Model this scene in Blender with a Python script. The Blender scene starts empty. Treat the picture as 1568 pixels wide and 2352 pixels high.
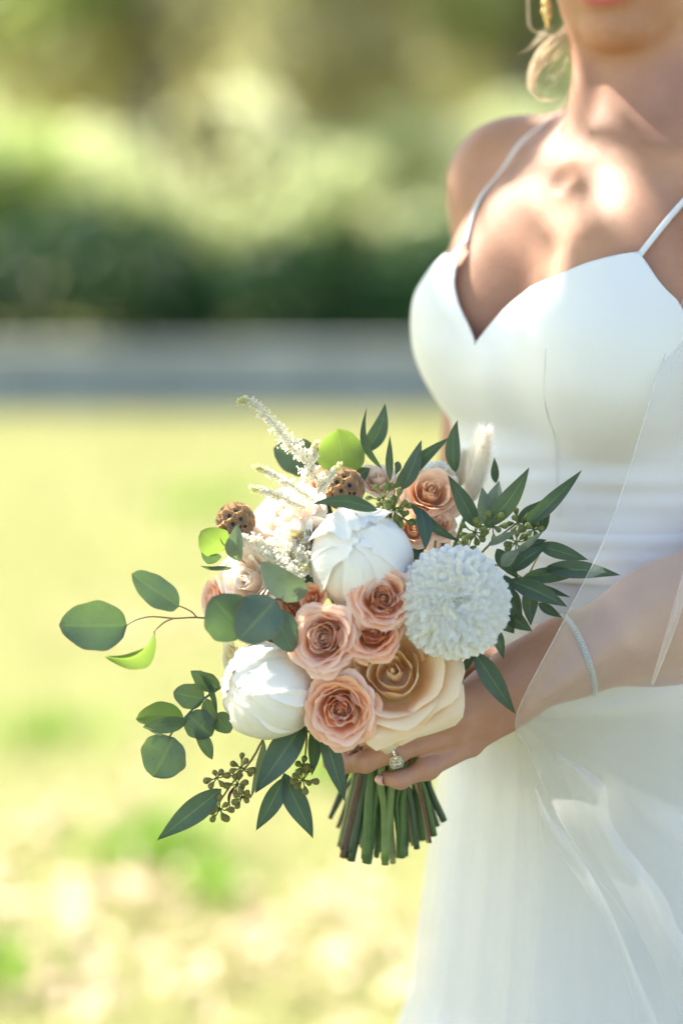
import bpy, math, random
import numpy as np
from mathutils import Vector, Matrix, noise as mnoise

R_ = math.radians
random.seed(7)
rng = np.random.default_rng(7)
scene = bpy.context.scene
C = scene.collection

# ------------------------------------------------------------------ camera
CAM_H = 1.37
PITCH = R_(7.6)
FPX = 5553.0                       # focal length in pixels of a 1568 x 2352 frame
cam_data = bpy.data.cameras.new('camera')
cam = bpy.data.objects.new('camera', cam_data)
C.objects.link(cam)
scene.camera = cam
cam.location = (0, 0, CAM_H)
cam.rotation_euler = (math.pi / 2 - PITCH, 0, 0)
cam_data.sensor_fit = 'VERTICAL'
cam_data.sensor_height = 36.0
cam_data.sensor_width = 24.0
cam_data.lens = 85.0
cam_data.clip_start = 0.05
cam_data.clip_end = 500.0
cam_data.dof.use_dof = True
cam_data.dof.focus_distance = 1.83
cam_data.dof.aperture_fstop = 1.75

# ------------------------------------------------------------------ world and sun
SUN_DIR = Vector((-0.54, 0.36, 0.76)).normalized()      # towards the sun
world = bpy.data.worlds.new('World')
scene.world = world
world.use_nodes = True
wn = world.node_tree
wn.nodes.clear()
sky = wn.nodes.new('ShaderNodeTexSky')
sky.sky_type = 'NISHITA'
sky.sun_disc = False
sky.sun_elevation = math.asin(SUN_DIR.z)
sky.sun_rotation = math.atan2(SUN_DIR.x, SUN_DIR.y)
sky.air_density = 0.85
sky.dust_density = 2.2
sky.ozone_density = 1.0
bg = wn.nodes.new('ShaderNodeBackground')
bg.inputs['Strength'].default_value = 0.12
wo = wn.nodes.new('ShaderNodeOutputWorld')
wn.links.new(sky.outputs[0], bg.inputs[0])
wn.links.new(bg.outputs[0], wo.inputs[0])

sun_data = bpy.data.lights.new('sun', 'SUN')
sun_data.energy = 5.0
sun_data.angle = R_(0.53)
sun_data.color = (1.0, 0.93, 0.82)
sun = bpy.data.objects.new('sun', sun_data)
C.objects.link(sun)
sun.location = (-6, 4, 9)
sun.rotation_euler = SUN_DIR.to_track_quat('Z', 'Y').to_euler()

scene.view_settings.view_transform = 'Standard'
scene.view_settings.look = 'None'
scene.view_settings.gamma = 1.0
scene.view_settings.use_curve_mapping = False
scene.view_settings.exposure = 1.98
scene.render.engine = 'CYCLES'
cy = scene.cycles
cy.use_denoising = True
cy.max_bounces = 14
cy.diffuse_bounces = 8
cy.glossy_bounces = 3
cy.transmission_bounces = 6
cy.transparent_max_bounces = 24
cy.caustics_reflective = False
cy.caustics_refractive = False
cy.sample_clamp_indirect = 6.0

# ------------------------------------------------------------------ helpers
CAM = Vector((0, 0, CAM_H))
UPV = Vector((0, math.sin(PITCH), math.cos(PITCH)))
FWD = Vector((0, math.cos(PITCH), -math.sin(PITCH)))

def P(px, py, y):
    """point of the place that lies at distance y and shows at that spot of the photograph"""
    d = Vector((1, 0, 0)) * ((px - 784) / FPX) + UPV * (-(py - 1176) / FPX) + FWD
    return CAM + d * (y / d.y)

def V3(a):
    return np.array([a[0], a[1], a[2]], dtype=np.float64)

def mesh_obj(name, verts, faces, mat=None, parent=None, smooth=True, uvs=None, mats=None, face_mat=None):
    me = bpy.data.meshes.new(name)
    me.from_pydata([tuple(v) for v in verts] if not isinstance(verts, list) else verts, [], faces)
    if smooth:
        me.polygons.foreach_set('use_smooth', [True] * len(me.polygons))
    if uvs is not None:
        uvl = me.uv_layers.new(name='UVMap')
        li = np.empty(len(me.loops), dtype=np.int32)
        me.loops.foreach_get('vertex_index', li)
        u = np.asarray(uvs, dtype=np.float32)[li]
        uvl.data.foreach_set('uv', u.ravel())
    if mats:
        for m in mats:
            me.materials.append(m)
        if face_mat is not None:
            me.polygons.foreach_set('material_index', face_mat)
    elif mat is not None:
        me.materials.append(mat)
    me.update()
    return link(name, me, parent)

def np_mesh(name, V, F, mat):
    """fast mesh from arrays; F is (n,3) or (n,4)"""
    me = bpy.data.meshes.new(name)
    n, k = F.shape
    me.vertices.add(len(V))
    me.vertices.foreach_set('co', np.ascontiguousarray(V, dtype=np.float32).ravel())
    me.loops.add(n * k)
    me.loops.foreach_set('vertex_index', np.ascontiguousarray(F, dtype=np.int32).ravel())
    me.polygons.add(n)
    me.polygons.foreach_set('loop_start', np.arange(0, n * k, k, dtype=np.int32))
    me.polygons.foreach_set('use_smooth', np.ones(n, dtype=bool))
    if mat:
        me.materials.append(mat)
    me.update(calc_edges=True)
    me.validate()
    return me

def link(name, me, parent=None):
    o = bpy.data.objects.new(name, me)
    C.objects.link(o)
    if parent is not None:
        o.parent = parent
        if hasattr(parent, '_x'):
            pass
        o.matrix_parent_inverse = world_matrix(parent).inverted()
    return o

def world_matrix(o):
    m = Matrix.LocRotScale(o.location, o.rotation_euler, o.scale)
    if o.parent is not None:
        m = world_matrix(o.parent) @ o.matrix_parent_inverse @ m
    return m

def tag(o, label=None, cat=None, group=None, kind=None):
    if label: o['label'] = label
    if cat: o['category'] = cat
    if group: o['group'] = group
    if kind: o['kind'] = kind
    return o

def thing(name, loc, label, cat, group=None):
    o = bpy.data.objects.new(name, None)
    o.empty_display_size = 0.02
    C.objects.link(o)
    o.location = loc
    return tag(o, label, cat, group)

class MB:
    """collects pieces into one mesh"""
    def __init__(self):
        self.v = []; self.f = []; self.uv = []
    def add(self, verts, faces, uvs=None):
        b = len(self.v)
        self.v.extend(verts)
        self.f.extend([tuple(i + b for i in f) for f in faces])
        self.uv.extend(uvs if uvs is not None else [(0.5, 0.5)] * len(verts))
    def tube(self, pts, radii, n=8, cap=True):
        pts = [Vector(p) for p in pts]
        if not hasattr(radii, '__len__'):
            radii = [radii] * len(pts)
        verts, uvs, faces = [], [], []
        t0 = (pts[1] - pts[0]).normalized()
        a = t0.orthogonal().normalized()
        for i, p in enumerate(pts):
            t = (pts[min(i + 1, len(pts) - 1)] - pts[max(i - 1, 0)]).normalized()
            a = (a - t * a.dot(t)).normalized()
            b = t.cross(a)
            for k in range(n):
                w = 2 * math.pi * k / n
                verts.append(tuple(p + (a * math.cos(w) + b * math.sin(w)) * radii[i]))
                uvs.append((k / n, i / (len(pts) - 1)))
        for i in range(len(pts) - 1):
            for k in range(n):
                k2 = (k + 1) % n
                faces.append((i * n + k, i * n + k2, (i + 1) * n + k2, (i + 1) * n + k))
        if cap:
            faces.append(tuple(range(n))[::-1])
            faces.append(tuple((len(pts) - 1) * n + k for k in range(n)))
        self.add(verts, faces, uvs)
    def ball(self, c, r, axes=None, nu=8, nv=6):
        c = Vector(c)
        if not hasattr(r, '__len__'): r = (r, r, r)
        ax = axes or (Vector((1, 0, 0)), Vector((0, 1, 0)), Vector((0, 0, 1)))
        verts, faces, uvs = [], [], []
        for i in range(nv + 1):
            th = math.pi * i / nv
            for k in range(nu):
                ph = 2 * math.pi * k / nu
                q = (math.sin(th) * math.cos(ph) * r[0], math.sin(th) * math.sin(ph) * r[1], math.cos(th) * r[2])
                verts.append(tuple(c + ax[0] * q[0] + ax[1] * q[1] + ax[2] * q[2]))
                uvs.append((k / nu, 1 - i / nv))
        for i in range(nv):
            for k in range(nu):
                k2 = (k + 1) % nu
                faces.append((i * nu + k, i * nu + k2, (i + 1) * nu + k2, (i + 1) * nu + k)[::-1])
        self.add(verts, faces, uvs)
    def build(self, name, mat, parent=None, smooth=True):
        return mesh_obj(name, self.v, self.f, mat, parent, smooth, self.uv)

def smooth_path(pts, n=16):
    """Catmull-Rom through points"""
    pts = [Vector(p) for p in pts]
    q = [pts[0] * 2 - pts[1]] + pts + [pts[-1] * 2 - pts[-2]]
    out = []
    seg = len(pts) - 1
    for i in range(seg):
        m = max(2, n // seg)
        for k in range(m):
            t = k / m
            a, b, c, d = q[i], q[i + 1], q[i + 2], q[i + 3]
            out.append(0.5 * ((2 * b) + (c - a) * t + (2 * a - 5 * b + 4 * c - d) * t * t + (3 * b - a - 3 * c + d) * t ** 3))
    out.append(pts[-1])
    return out

def frame_from(n, up=Vector((0, 0, 1))):
    n = Vector(n).normalized()
    x = up.cross(n)
    if x.length < 1e-3: x = Vector((1, 0, 0))
    x.normalize()
    y = n.cross(x)
    return x, y, n

# ------------------------------------------------------------------ materials
def nodes_of(name):
    m = bpy.data.materials.new(name)
    m.use_nodes = True
    nt = m.node_tree
    nt.nodes.clear()
    return m, nt, nt.nodes, nt.links

def ramp(nt, fac, stops):
    r = nt.nodes.new('ShaderNodeValToRGB')
    while len(r.color_ramp.elements) > 1:
        r.color_ramp.elements.remove(r.color_ramp.elements[-1])
    r.color_ramp.elements[0].position = stops[0][0]
    r.color_ramp.elements[0].color = (*stops[0][1], 1)
    for p, c in stops[1:]:
        e = r.color_ramp.elements.new(p)
        e.color = (*c, 1)
    nt.links.new(fac, r.inputs[0])
    return r.outputs[0]

def noise_tex(nt, scale, detail=3, rough=0.5, coord='Object', dist=0.0):
    tc = nt.nodes.new('ShaderNodeTexCoord')
    n = nt.nodes.new('ShaderNodeTexNoise')
    n.inputs['Scale'].default_value = scale
    n.inputs['Detail'].default_value = detail
    n.inputs['Roughness'].default_value = rough
    n.inputs['Distortion'].default_value = dist
    nt.links.new(tc.outputs[coord], n.inputs['Vector'])
    return n.outputs['Fac']

def mix_col(nt, fac, a, b, mode='MIX'):
    m = nt.nodes.new('ShaderNodeMix')
    m.data_type = 'RGBA'
    m.blend_type = mode
    for s, v in ((m.inputs[0], fac), (m.inputs[6], a), (m.inputs[7], b)):
        if isinstance(v, (int, float)): s.default_value = v
        elif isinstance(v, tuple): s.default_value = (*v[:3], 1)
        else: nt.links.new(v, s)
    return m.outputs[2]

def finish(nt, color, rough=0.6, trans=None, trans_fac=0.0, sss=0.0, sss_col=None, sss_r=(1, .3, .15), sss_scale=0.01,
           bump=None, bump_d=0.001, bump_s=0.5, spec=0.5, sheen=0.0, metallic=0.0):
    N = nt.nodes; L = nt.links
    p = N.new('ShaderNodeBsdfPrincipled')
    if isinstance(color, tuple): p.inputs['Base Color'].default_value = (*color[:3], 1)
    else: L.new(color, p.inputs['Base Color'])
    if isinstance(rough, (int, float)): p.inputs['Roughness'].default_value = rough
    else: L.new(rough, p.inputs['Roughness'])
    p.inputs['Specular IOR Level'].default_value = spec
    p.inputs['Metallic'].default_value = metallic
    if sss:
        p.inputs['Subsurface Weight'].default_value = sss
        p.inputs['Subsurface Radius'].default_value = sss_r
        p.inputs['Subsurface Scale'].default_value = sss_scale
    if sheen:
        p.inputs['Sheen Weight'].default_value = sheen
    bn = None
    if bump is not None:
        bn = N.new('ShaderNodeBump')
        bn.inputs['Distance'].default_value = bump_d
        bn.inputs['Strength'].default_value = bump_s
        L.new(bump, bn.inputs['Height'])
        L.new(bn.outputs[0], p.inputs['Normal'])
    out = N.new('ShaderNodeOutputMaterial')
    if trans_fac > 0:
        t = N.new('ShaderNodeBsdfTranslucent')
        if isinstance(trans, tuple): t.inputs[0].default_value = (*trans[:3], 1)
        else: L.new(trans, t.inputs[0])
        ms = N.new('ShaderNodeMixShader')
        ms.inputs[0].default_value = trans_fac
        L.new(p.outputs[0], ms.inputs[1]); L.new(t.outputs[0], ms.inputs[2])
        L.new(ms.outputs[0], out.inputs[0])
    else:
        L.new(p.outputs[0], out.inputs[0])
    return p

def uv_xy(nt):
    u = nt.nodes.new('ShaderNodeUVMap')
    s = nt.nodes.new('ShaderNodeSeparateXYZ')
    nt.links.new(u.outputs[0], s.inputs[0])
    return s.outputs[0], s.outputs[1], u.outputs[0]

def math_n(nt, op, a, b=None):
    m = nt.nodes.new('ShaderNodeMath'); m.operation = op
    for i, v in enumerate((a, b)):
        if v is None: continue
        if isinstance(v, (int, float)): m.inputs[i].default_value = v
        else: nt.links.new(v, m.inputs[i])
    return m.outputs[0]

def mat_petal(name, inner, edge, trans=None, tf=0.35, rough=0.55, p0=0.3, p1=0.95, base=None):
    m, nt, N, L = nodes_of(name)
    u, v, uv = uv_xy(nt)
    n = noise_tex(nt, 60, 3)
    stops = [(p0, inner), (p1, edge)]
    if base: stops = [(0.0, base)] + stops
    vv = math_n(nt, 'ADD', v, math_n(nt, 'MULTIPLY', math_n(nt, 'SUBTRACT', n, 0.5), 0.25))
    col = ramp(nt, vv, stops)
    # fine streaks along the petal
    w = N.new('ShaderNodeTexNoise'); w.inputs['Scale'].default_value = 14
    mp = N.new('ShaderNodeMapping'); mp.inputs['Scale'].default_value = (6, 0.8, 1)
    L.new(uv, mp.inputs[0]); L.new(mp.outputs[0], w.inputs['Vector'])
    col2 = mix_col(nt, math_n(nt, 'MULTIPLY', w.outputs['Fac'], 0.22), col, inner)
    finish(nt, col2, rough, trans or edge, tf, bump=w.outputs['Fac'], bump_d=0.0008, bump_s=0.5, spec=0.3)
    return m

def mat_leaf(name, top, mid, trans, tf=0.35, rough=0.42, rim=None, spots=False, midrib=(0.20, 0.28, 0.14)):
    m, nt, N, L = nodes_of(name)
    u, v, uv = uv_xy(nt)
    n = noise_tex(nt, 45, 4, 0.6)
    n2 = noise_tex(nt, 160, 2, 0.6)
    col = ramp(nt, n, [(0.3, top), (0.7, mid)])
    d = math_n(nt, 'ABSOLUTE', math_n(nt, 'SUBTRACT', u, 0.5))
    # side veins slanting forward
    vv = math_n(nt, 'SUBTRACT', math_n(nt, 'MULTIPLY', v, 60.0), math_n(nt, 'MULTIPLY', d, 62.0))
    sv = math_n(nt, 'POWER', math_n(nt, 'ABSOLUTE', math_n(nt, 'SINE', vv)), 6.0)
    inv = math_n(nt, 'SUBTRACT', 1.0, math_n(nt, 'MULTIPLY', d, 2.0))
    col = mix_col(nt, math_n(nt, 'MULTIPLY', math_n(nt, 'SUBTRACT', 1.0, sv), 0.0), col, midrib)
    col = mix_col(nt, math_n(nt, 'MULTIPLY', sv, 0.10), col, midrib)
    rib = ramp(nt, d, [(0.0, (0.8, 0.8, 0.8)), (0.022, (0.6, 0.6, 0.6)), (0.05, (0, 0, 0))])
    col = mix_col(nt, rib, col, midrib)
    if rim:
        e = ramp(nt, d, [(0.455, (0, 0, 0)), (0.49, (0.75, 0.75, 0.75))])
        col = mix_col(nt, e, col, rim)
        e2 = ramp(nt, v, [(0.955, (0, 0, 0)), (0.985, (1, 1, 1))])
        col = mix_col(nt, e2, col, rim)
    if spots:
        s = ramp(nt, noise_tex(nt, 260, 3, 0.7), [(0.62, (0, 0, 0)), (0.72, (0.8, 0.8, 0.8))])
        col = mix_col(nt, s, col, (0.035, 0.035, 0.025))
    bl = ramp(nt, n2, [(0.35, (0.35, 0.4, 0.36)), (0.8, (0.9, 0.9, 0.9))])
    col = mix_col(nt, 0.35, col, bl, 'MULTIPLY')
    oi = N.new('ShaderNodeObjectInfo')
    col = mix_col(nt, 1.0, col, ramp(nt, oi.outputs['Random'], [(0.0, (.72, .80, .84)), (.5, (1.0, 1.0, 1.0)), (1.0, (1.18, 1.08, .92))]), 'MULTIPLY')
    rough_n = math_n(nt, 'ADD', rough - 0.08, math_n(nt, 'MULTIPLY', n2, 0.2))
    h = math_n(nt, 'ADD', math_n(nt, 'MULTIPLY', sv, 0.35), math_n(nt, 'MULTIPLY', n, 0.9))
    finish(nt, col, rough_n, trans, tf, bump=h, bump_d=0.0012, bump_s=0.7, spec=0.55)
    return m

def mat_plain(name, a, b=None, rough=0.6, scale=40, trans=None, tf=0.0, bump=0.0, **kw):
    m, nt, N, L = nodes_of(name)
    n = noise_tex(nt, scale, 4, 0.6)
    col = ramp(nt, n, [(0.3, a), (0.7, b or a)])
    finish(nt, col, rough, trans or a, tf, bump=n if bump else None, bump_d=bump, **kw)
    return m
# ------------------------------------------------------------------ a small distance-field sculptor
def prim_cone(a, b, r1, r2, k=0.02, op='add', flat=None):
    return dict(t='c', a=V3(a), b=V3(b), r1=r1, r2=r2, k=k, op=op, flat=flat)

def prim_ell(c, r, axes=None, k=0.02, op='add'):
    A = np.array([V3(x) for x in axes]) if axes is not None else np.eye(3)
    if not hasattr(r, '__len__'): r = (r, r, r)
    return dict(t='e', c=V3(c), r=np.array(r, float), A=A, k=k, op=op)

def prim_d(p, X):
    if p['t'] == 'c':
        ba = p['b'] - p['a']
        pa = X - p['a']
        h = np.clip(pa @ ba / (ba @ ba), 0, 1)
        q = pa - h[:, None] * ba
        if p['flat'] is not None:                 # (axis, factor): flattened across that axis
            ax = V3(p['flat'][0]); ax = ax / np.linalg.norm(ax); s = p['flat'][1]
            w = q @ ax
            q = q + (w * (1 / s - 1))[:, None] * ax
            return (np.sqrt((q * q).sum(1)) - (p['r1'] + (p['r2'] - p['r1']) * h)) * (0.5 + 0.5 * s)
        return np.sqrt((q * q).sum(1)) - (p['r1'] + (p['r2'] - p['r1']) * h)
    q = (X - p['c']) @ p['A'].T
    k0 = np.sqrt(((q / p['r']) ** 2).sum(1)) + 1e-9
    k1 = np.sqrt(((q / p['r'] ** 2) ** 2).sum(1)) + 1e-9
    return np.where(k0 < 0.05, -p['r'].min(), k0 * (k0 - 1) / k1)

def sdf(prims, X):
    d = None
    for p in prims:
        e = prim_d(p, X)
        if d is None:
            d = e; continue
        k = p['k']
        if p['op'] == 'add':
            h = np.maximum(k - np.abs(d - e), 0) / k
            d = np.minimum(d, e) - h * h * k * 0.25
        else:
            h = np.maximum(k - np.abs(d + e), 0) / k
            d = np.maximum(d, -e) + h * h * k * 0.25
    return d

def cull(prims, c, R):
    """the prims that can matter inside a ball"""
    ds = [prim_d(p, c[None])[0] for p in prims]
    adds = [d for d, p in zip(ds, prims) if p['op'] == 'add']
    m = min(adds)
    out = []
    for d, p in zip(ds, prims):
        if p['op'] == 'add':
            if d - R * 1.6 < m + R * 1.6 + p['k'] * 1.5 + 0.01: out.append(p)
        elif d < R * 1.6 + p['k'] + 0.01: out.append(p)
    if out and out[0]['op'] != 'add':
        out = [p for p in out if p['op'] == 'add'][:1] + out
    return out or prims[:1]

def project(prims, V, iters=2, off=0.0, chunk=8000):
    V = V.copy()
    order = np.lexsort(np.floor(V / 0.06).astype(int).T)
    e = 4e-4
    T = np.array([[1, -1, -1], [-1, -1, 1], [-1, 1, -1], [1, 1, 1]], float)
    cells = np.floor(V[order] / 0.06).astype(int)
    brk = np.flatnonzero(np.any(np.diff(cells, axis=0) != 0, axis=1)) + 1
    for s in np.split(order, brk):
        X = V[s]
        c = X.mean(0); R = np.abs(X - c).max() * 1.75 + 0.003
        pr = cull(prims, c, R)
        for _ in range(iters):
            g = np.zeros_like(X)
            dm = 0
            for t in T:
                d = sdf(pr, X + t * e)
                g += d[:, None] * t
                dm = dm + d
            g /= 4 * e
            dm = dm / 4 - off
            n2 = (g * g).sum(1) + 1e-9
            X = X - g * np.clip(dm / n2, -0.004, 0.004)[:, None]
        V[s] = X
    return V

def sculpt(prims, lo, hi, h, off=0.0, B=8):
    lo = np.array(lo, float); hi = np.array(hi, float)
    nb = np.ceil((hi - lo) / (h * B)).astype(int)
    n = nb * B
    D = np.full(tuple(n), 9.0, dtype=np.float32)
    bx, by, bz = np.meshgrid(*[np.arange(k) for k in nb], indexing='ij')
    bc = np.stack([bx.ravel(), by.ravel(), bz.ravel()], 1)
    cen = lo + (bc + 0.5) * B * h - 0.5 * h
    S = 4                                             # super blocks
    skey = (bc // S)
    key = skey[:, 0] * 100000 + skey[:, 1] * 1000 + skey[:, 2]
    loc = np.stack(np.meshgrid(*[np.arange(B)] * 3, indexing='ij'), -1).reshape(-1, 3)
    half = B * h * 0.87
    for kk in np.unique(key):
        sel = np.flatnonzero(key == kk)
        cc = cen[sel]
        c = (cc.min(0) + cc.max(0)) / 2
        R = S * B * h * 0.87
        dc = prim_min(prims, c)
        if dc - off > R * 1.7: continue
        pr = cull(prims, c, R)
        d = sdf(pr, cc) - off
        act = np.abs(d) < half * 1.5
        for i in sel[(~act) & (d < 0)]:
            a = bc[i] * B
            D[a[0]:a[0] + B, a[1]:a[1] + B, a[2]:a[2] + B] = -9
        ai = sel[act]
        if len(ai) == 0: continue
        g = (bc[ai] * B)[:, None, :] + loc[None]
        X = lo + g.reshape(-1, 3) * h
        v = (sdf(pr, X) - off).reshape(len(ai), B, B, B)
        for q, i in enumerate(ai):
            a = bc[i] * B
            D[a[0]:a[0] + B, a[1]:a[1] + B, a[2]:a[2] + B] = v[q]
    I = (D < 0)
    s = np.zeros(tuple(n - 1), dtype=np.uint8)
    for a in (0, 1):
        for b in (0, 1):
            for c in (0, 1):
                s += I[a:n[0] - 1 + a, b:n[1] - 1 + b, c:n[2] - 1 + c]
    cells = np.argwhere((s > 0) & (s < 8))
    acc = np.zeros((len(cells), 3)); cnt = np.zeros(len(cells))
    corners = [(a, b, c) for a in (0, 1) for b in (0, 1) for c in (0, 1)]
    val = {c: D[cells[:, 0] + c[0], cells[:, 1] + c[1], cells[:, 2] + c[2]].astype(float) for c in corners}
    for ax in range(3):
        for c in corners:
            if c[ax]: continue
            c2 = tuple(1 if i == ax else c[i] for i in range(3))
            a, b = val[c], val[c2]
            m = (a < 0) != (b < 0)
            t = np.where(m, a / np.where(m, a - b, 1), 0)
            q = np.array(c, float)[None].repeat(len(cells), 0)
            q[:, ax] += t
            acc += q * m[:, None]; cnt += m
    V = lo + (cells + acc / cnt[:, None]) * h
    def kf(c): return (c[:, 0].astype(np.int64) * n[1] + c[:, 1]) * n[2] + c[:, 2]
    ck = kf(cells)
    F = []
    for ax in range(3):
        o1, o2 = [(1, 2), (2, 0), (0, 1)][ax]
        sl0 = [slice(1, n[i] - 1) for i in range(3)]; sl1 = list(sl0)
        sl0[ax] = slice(1, n[ax] - 2); sl1[ax] = slice(2, n[ax] - 1)
        A = I[tuple(sl0)]; Bm = I[tuple(sl1)]
        for flip in (0, 1):
            e = np.argwhere((A & ~Bm) if not flip else (~A & Bm)) + 1
            if len(e) == 0: continue
            d1 = np.zeros(3, int); d1[o1] = 1
            d2 = np.zeros(3, int); d2[o2] = 1
            q = [e - d1 - d2, e - d2, e, e - d1]
            idx = [np.searchsorted(ck, kf(x)) for x in q]
            f = np.stack(idx if not flip else idx[::-1], 1)
            F.append(f)
    F = np.concatenate(F)
    return project(prims, V, 2, off), F

def prim_min(prims, c):
    return min(prim_d(p, c[None])[0] for p in prims if p['op'] == 'add')

def clip_mesh(V, F, g):
    """keeps g < 0, cuts triangles on g = 0"""
    if F.shape[1] == 4:
        F = np.concatenate([F[:, [0, 1, 2]], F[:, [0, 2, 3]]])
    ins = g < 0
    cnt = ins[F].sum(1)
    full = F[cnt == 3]
    newV = []; newF = []; cache = {}
    nv = len(V)
    def cutv(a, b):
        k = (min(a, b), max(a, b))
        if k not in cache:
            t = g[a] / (g[a] - g[b])
            cache[k] = nv + len(newV)
            newV.append(V[a] + (V[b] - V[a]) * t)
        return cache[k]
    for f in F[(cnt == 1) | (cnt == 2)]:
        f = [int(x) for x in f]
        k = int(ins[f].sum())
        if k == 1:
            i = [j for j in range(3) if ins[f[j]]][0]
            a, b, c = f[i], f[(i + 1) % 3], f[(i + 2) % 3]
            newF.append((a, cutv(a, b), cutv(a, c)))
        else:
            i = [j for j in range(3) if not ins[f[j]]][0]
            a, b, c = f[i], f[(i + 1) % 3], f[(i + 2) % 3]
            x, y = cutv(a, b), cutv(a, c)
            newF.append((x, b, c)); newF.append((x, c, y))
    if newV:
        V = np.concatenate([V, np.array(newV)]); full = np.concatenate([full, np.array(newF)])
    used = np.zeros(len(V), bool); used[full.ravel()] = True
    remap = np.cumsum(used) - 1
    return V[used], remap[full]

# ------------------------------------------------------------------ the bride's body
TH = R_(50)
Fv = Vector((-math.sin(TH), -math.cos(TH), 0))        # where her chest points
Lv = Vector((math.cos(TH), -math.sin(TH), 0))         # her left
Zv = Vector((0, 0, 1))
TF = (Lv, Fv, Zv)
_cl = [(200, .250, 2.040), (300, .2466, 2.035), (400, .240, 2.03), (560, .224, 2.022), (740, .215, 2.02),
       (1000, .203, 2.025), (1215, .202, 2.03), (1500, .208, 2.04), (1800, .215, 2.05), (2352, .225, 2.06)]
def T(l, f, py):
    """point of the torso: her left, forward of the spine line, at the height that shows at row py"""
    x = np.interp(py, [c[0] for c in _cl], [c[1] for c in _cl])
    y = np.interp(py, [c[0] for c in _cl], [c[2] for c in _cl])
    q = Vector((x, y, 0)) + Lv * l + Fv * f
    q.z = P(784, py, q.y).z
    return q

WR = P(1300, 1512, 1.845)
ARM_R = [T(-.160, -.015, 425), P(1088, 1190, 2.13), P(985, 1560, 1.99)]
torso = [
    prim_ell(T(0, -.012, 820), (.132, .092, .175), TF, .03),
    prim_ell(T(0, -.012, 560), (.135, .072, .105), TF, .04),
    prim_cone(T(-.145, -.020, 440), T(.145, -.020, 440), .046, .046, .04),
    prim_ell(T(0, -.002, 1150), (.113, .084, .16), TF, .06),
    prim_ell(T(0, -.004, 1600), (.136, .096, .17), TF, .06),
]
neck = [
    prim_cone(T(0, -.014, 440), P(1472, 110, 2.056), .056, .0482, .03),
    prim_cone(T(-.03, -.035, 250), T(-.135, -.03, 395), .028, .033, .045),
    prim_cone(T(.03, -.035, 250), T(.135, -.03, 395), .028, .033, .045),
    prim_cone(T(-.018, .047, 398), T(-.145, .022, 352), .0085, .0085, .014),
    prim_cone(T(.020, .048, 392), T(.145, .022, 348), .0090, .0085, .014),
    prim_cone(T(-.012, .050, 402), P(1352, 40, 2.048), .0090, .012, .014),
    prim_cone(T(.014, .050, 396), P(1620, 20, 2.055), .0085, .011, .016),
]
breasts = [
    prim_ell(T(-.065, .058, 748), (.060, .062, .066), TF, .028),
    prim_ell(T(.074, .060, 795), (.063, .063, .068), TF, .028),
    prim_ell(T(-.062, .048, 640), (.054, .046, .075), TF, .035),
    prim_ell(T(.072, .045, 670), (.058, .040, .07), TF, .04),
]
arms = [
    prim_ell(T(-.160, -.018, 428), (.047, .046, .050), TF, .04),
    prim_cone(ARM_R[0], ARM_R[1], .041, .035, .03),
    prim_cone(ARM_R[1], ARM_R[2], .037, .025, .02),
    prim_ell(T(.160, -.018, 428), (.047, .046, .050), TF, .04),
    prim_cone(T(.160, -.015, 430), P(1960, 1200, 1.93), .042, .038, .03),
    prim_cone(P(1960, 1200, 1.93), P(1700, 1350, 1.885), .040, .0455, .02),
    prim_cone(P(1700, 1350, 1.885), P(1530, 1432, 1.862), .0455, .0415, .02),
    prim_cone(P(1530, 1432, 1.862), WR, .0415, .0285, .03),
]
HN = Vector((-.30, -.94, .15)).normalized()            # out of the back of her left hand
HX = (P(1030, 1680, 1.80) - P(1290, 1515, 1.845)).normalized()
HN = (HN - HX * HN.dot(HX)).normalized()
HY = HX.cross(HN)
def chain(pts, rad, k=.005, first_k=.006):
    out = []
    for i in range(len(pts) - 1):
        out.append(prim_cone(pts[i], pts[i + 1], rad[i], rad[i + 1], first_k if i == 0 else k))
    return out
hand = [
    prim_cone(WR, P(1215, 1545, 1.842), .0270, .0255, .02, flat=(HN, .80)),
    prim_ell(P(1148, 1602, 1.832), (.040, .0275, .0130), (HX, HY, HN), .018),
    prim_cone(P(1215, 1535, 1.842), P(1080, 1600, 1.815), .0140, .0105, .015),
    prim_cone(P(1215, 1555, 1.840), P(1055, 1648, 1.805), .0135, .0100, .012),
    prim_cone(P(1210, 1580, 1.842), P(1045, 1685, 1.806), .0130, .0096, .010),
    prim_cone(P(1205, 1600, 1.846), P(1080, 1708, 1.818), .0125, .0090, .010),
    prim_cone(P(1190, 1610, 1.852), P(1120, 1670, 1.842), .0120, .0100, .014),
]
FING = {
    'index': [P(1080, 1600, 1.815), P(985, 1612, 1.785), P(925, 1640, 1.795), P(900, 1655, 1.82)],
    'middle': [P(1052, 1650, 1.803), P(945, 1662, 1.776), P(880, 1686, 1.780), P(846, 1698, 1.790)],
    'ring': [P(1042, 1687, 1.804), P(908, 1724, 1.778), P(838, 1750, 1.784), P(798, 1756, 1.803)],
    'pinky': [P(1078, 1711, 1.816), P(982, 1764, 1.788), P(918, 1791, 1.784), P(886, 1787, 1.793)],
    'thumb': [P(1205, 1530, 1.862), P(1120, 1520, 1.885), P(1040, 1560, 1.895), P(985, 1600, 1.885)],
}
hand += chain(FING['index'], [.0098, .0085, .0076, .0066])
hand += chain(FING['middle'], [.0098, .0087, .0080, .0070])
hand += [prim_ell(FING['middle'][1], .0092, None, .006)]
hand += chain(FING['ring'], [.0094, .0083, .0078, .0070])
hand += [prim_ell(FING['ring'][1], .0090, None, .006)]
hand += chain(FING['pinky'], [.0088, .0074, .0066, .0058])
hand += [prim_ell(FING['pinky'][1], .0078, None, .006)]
hand += chain(FING['thumb'], [.0130, .0110, .0098, .0082])
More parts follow.
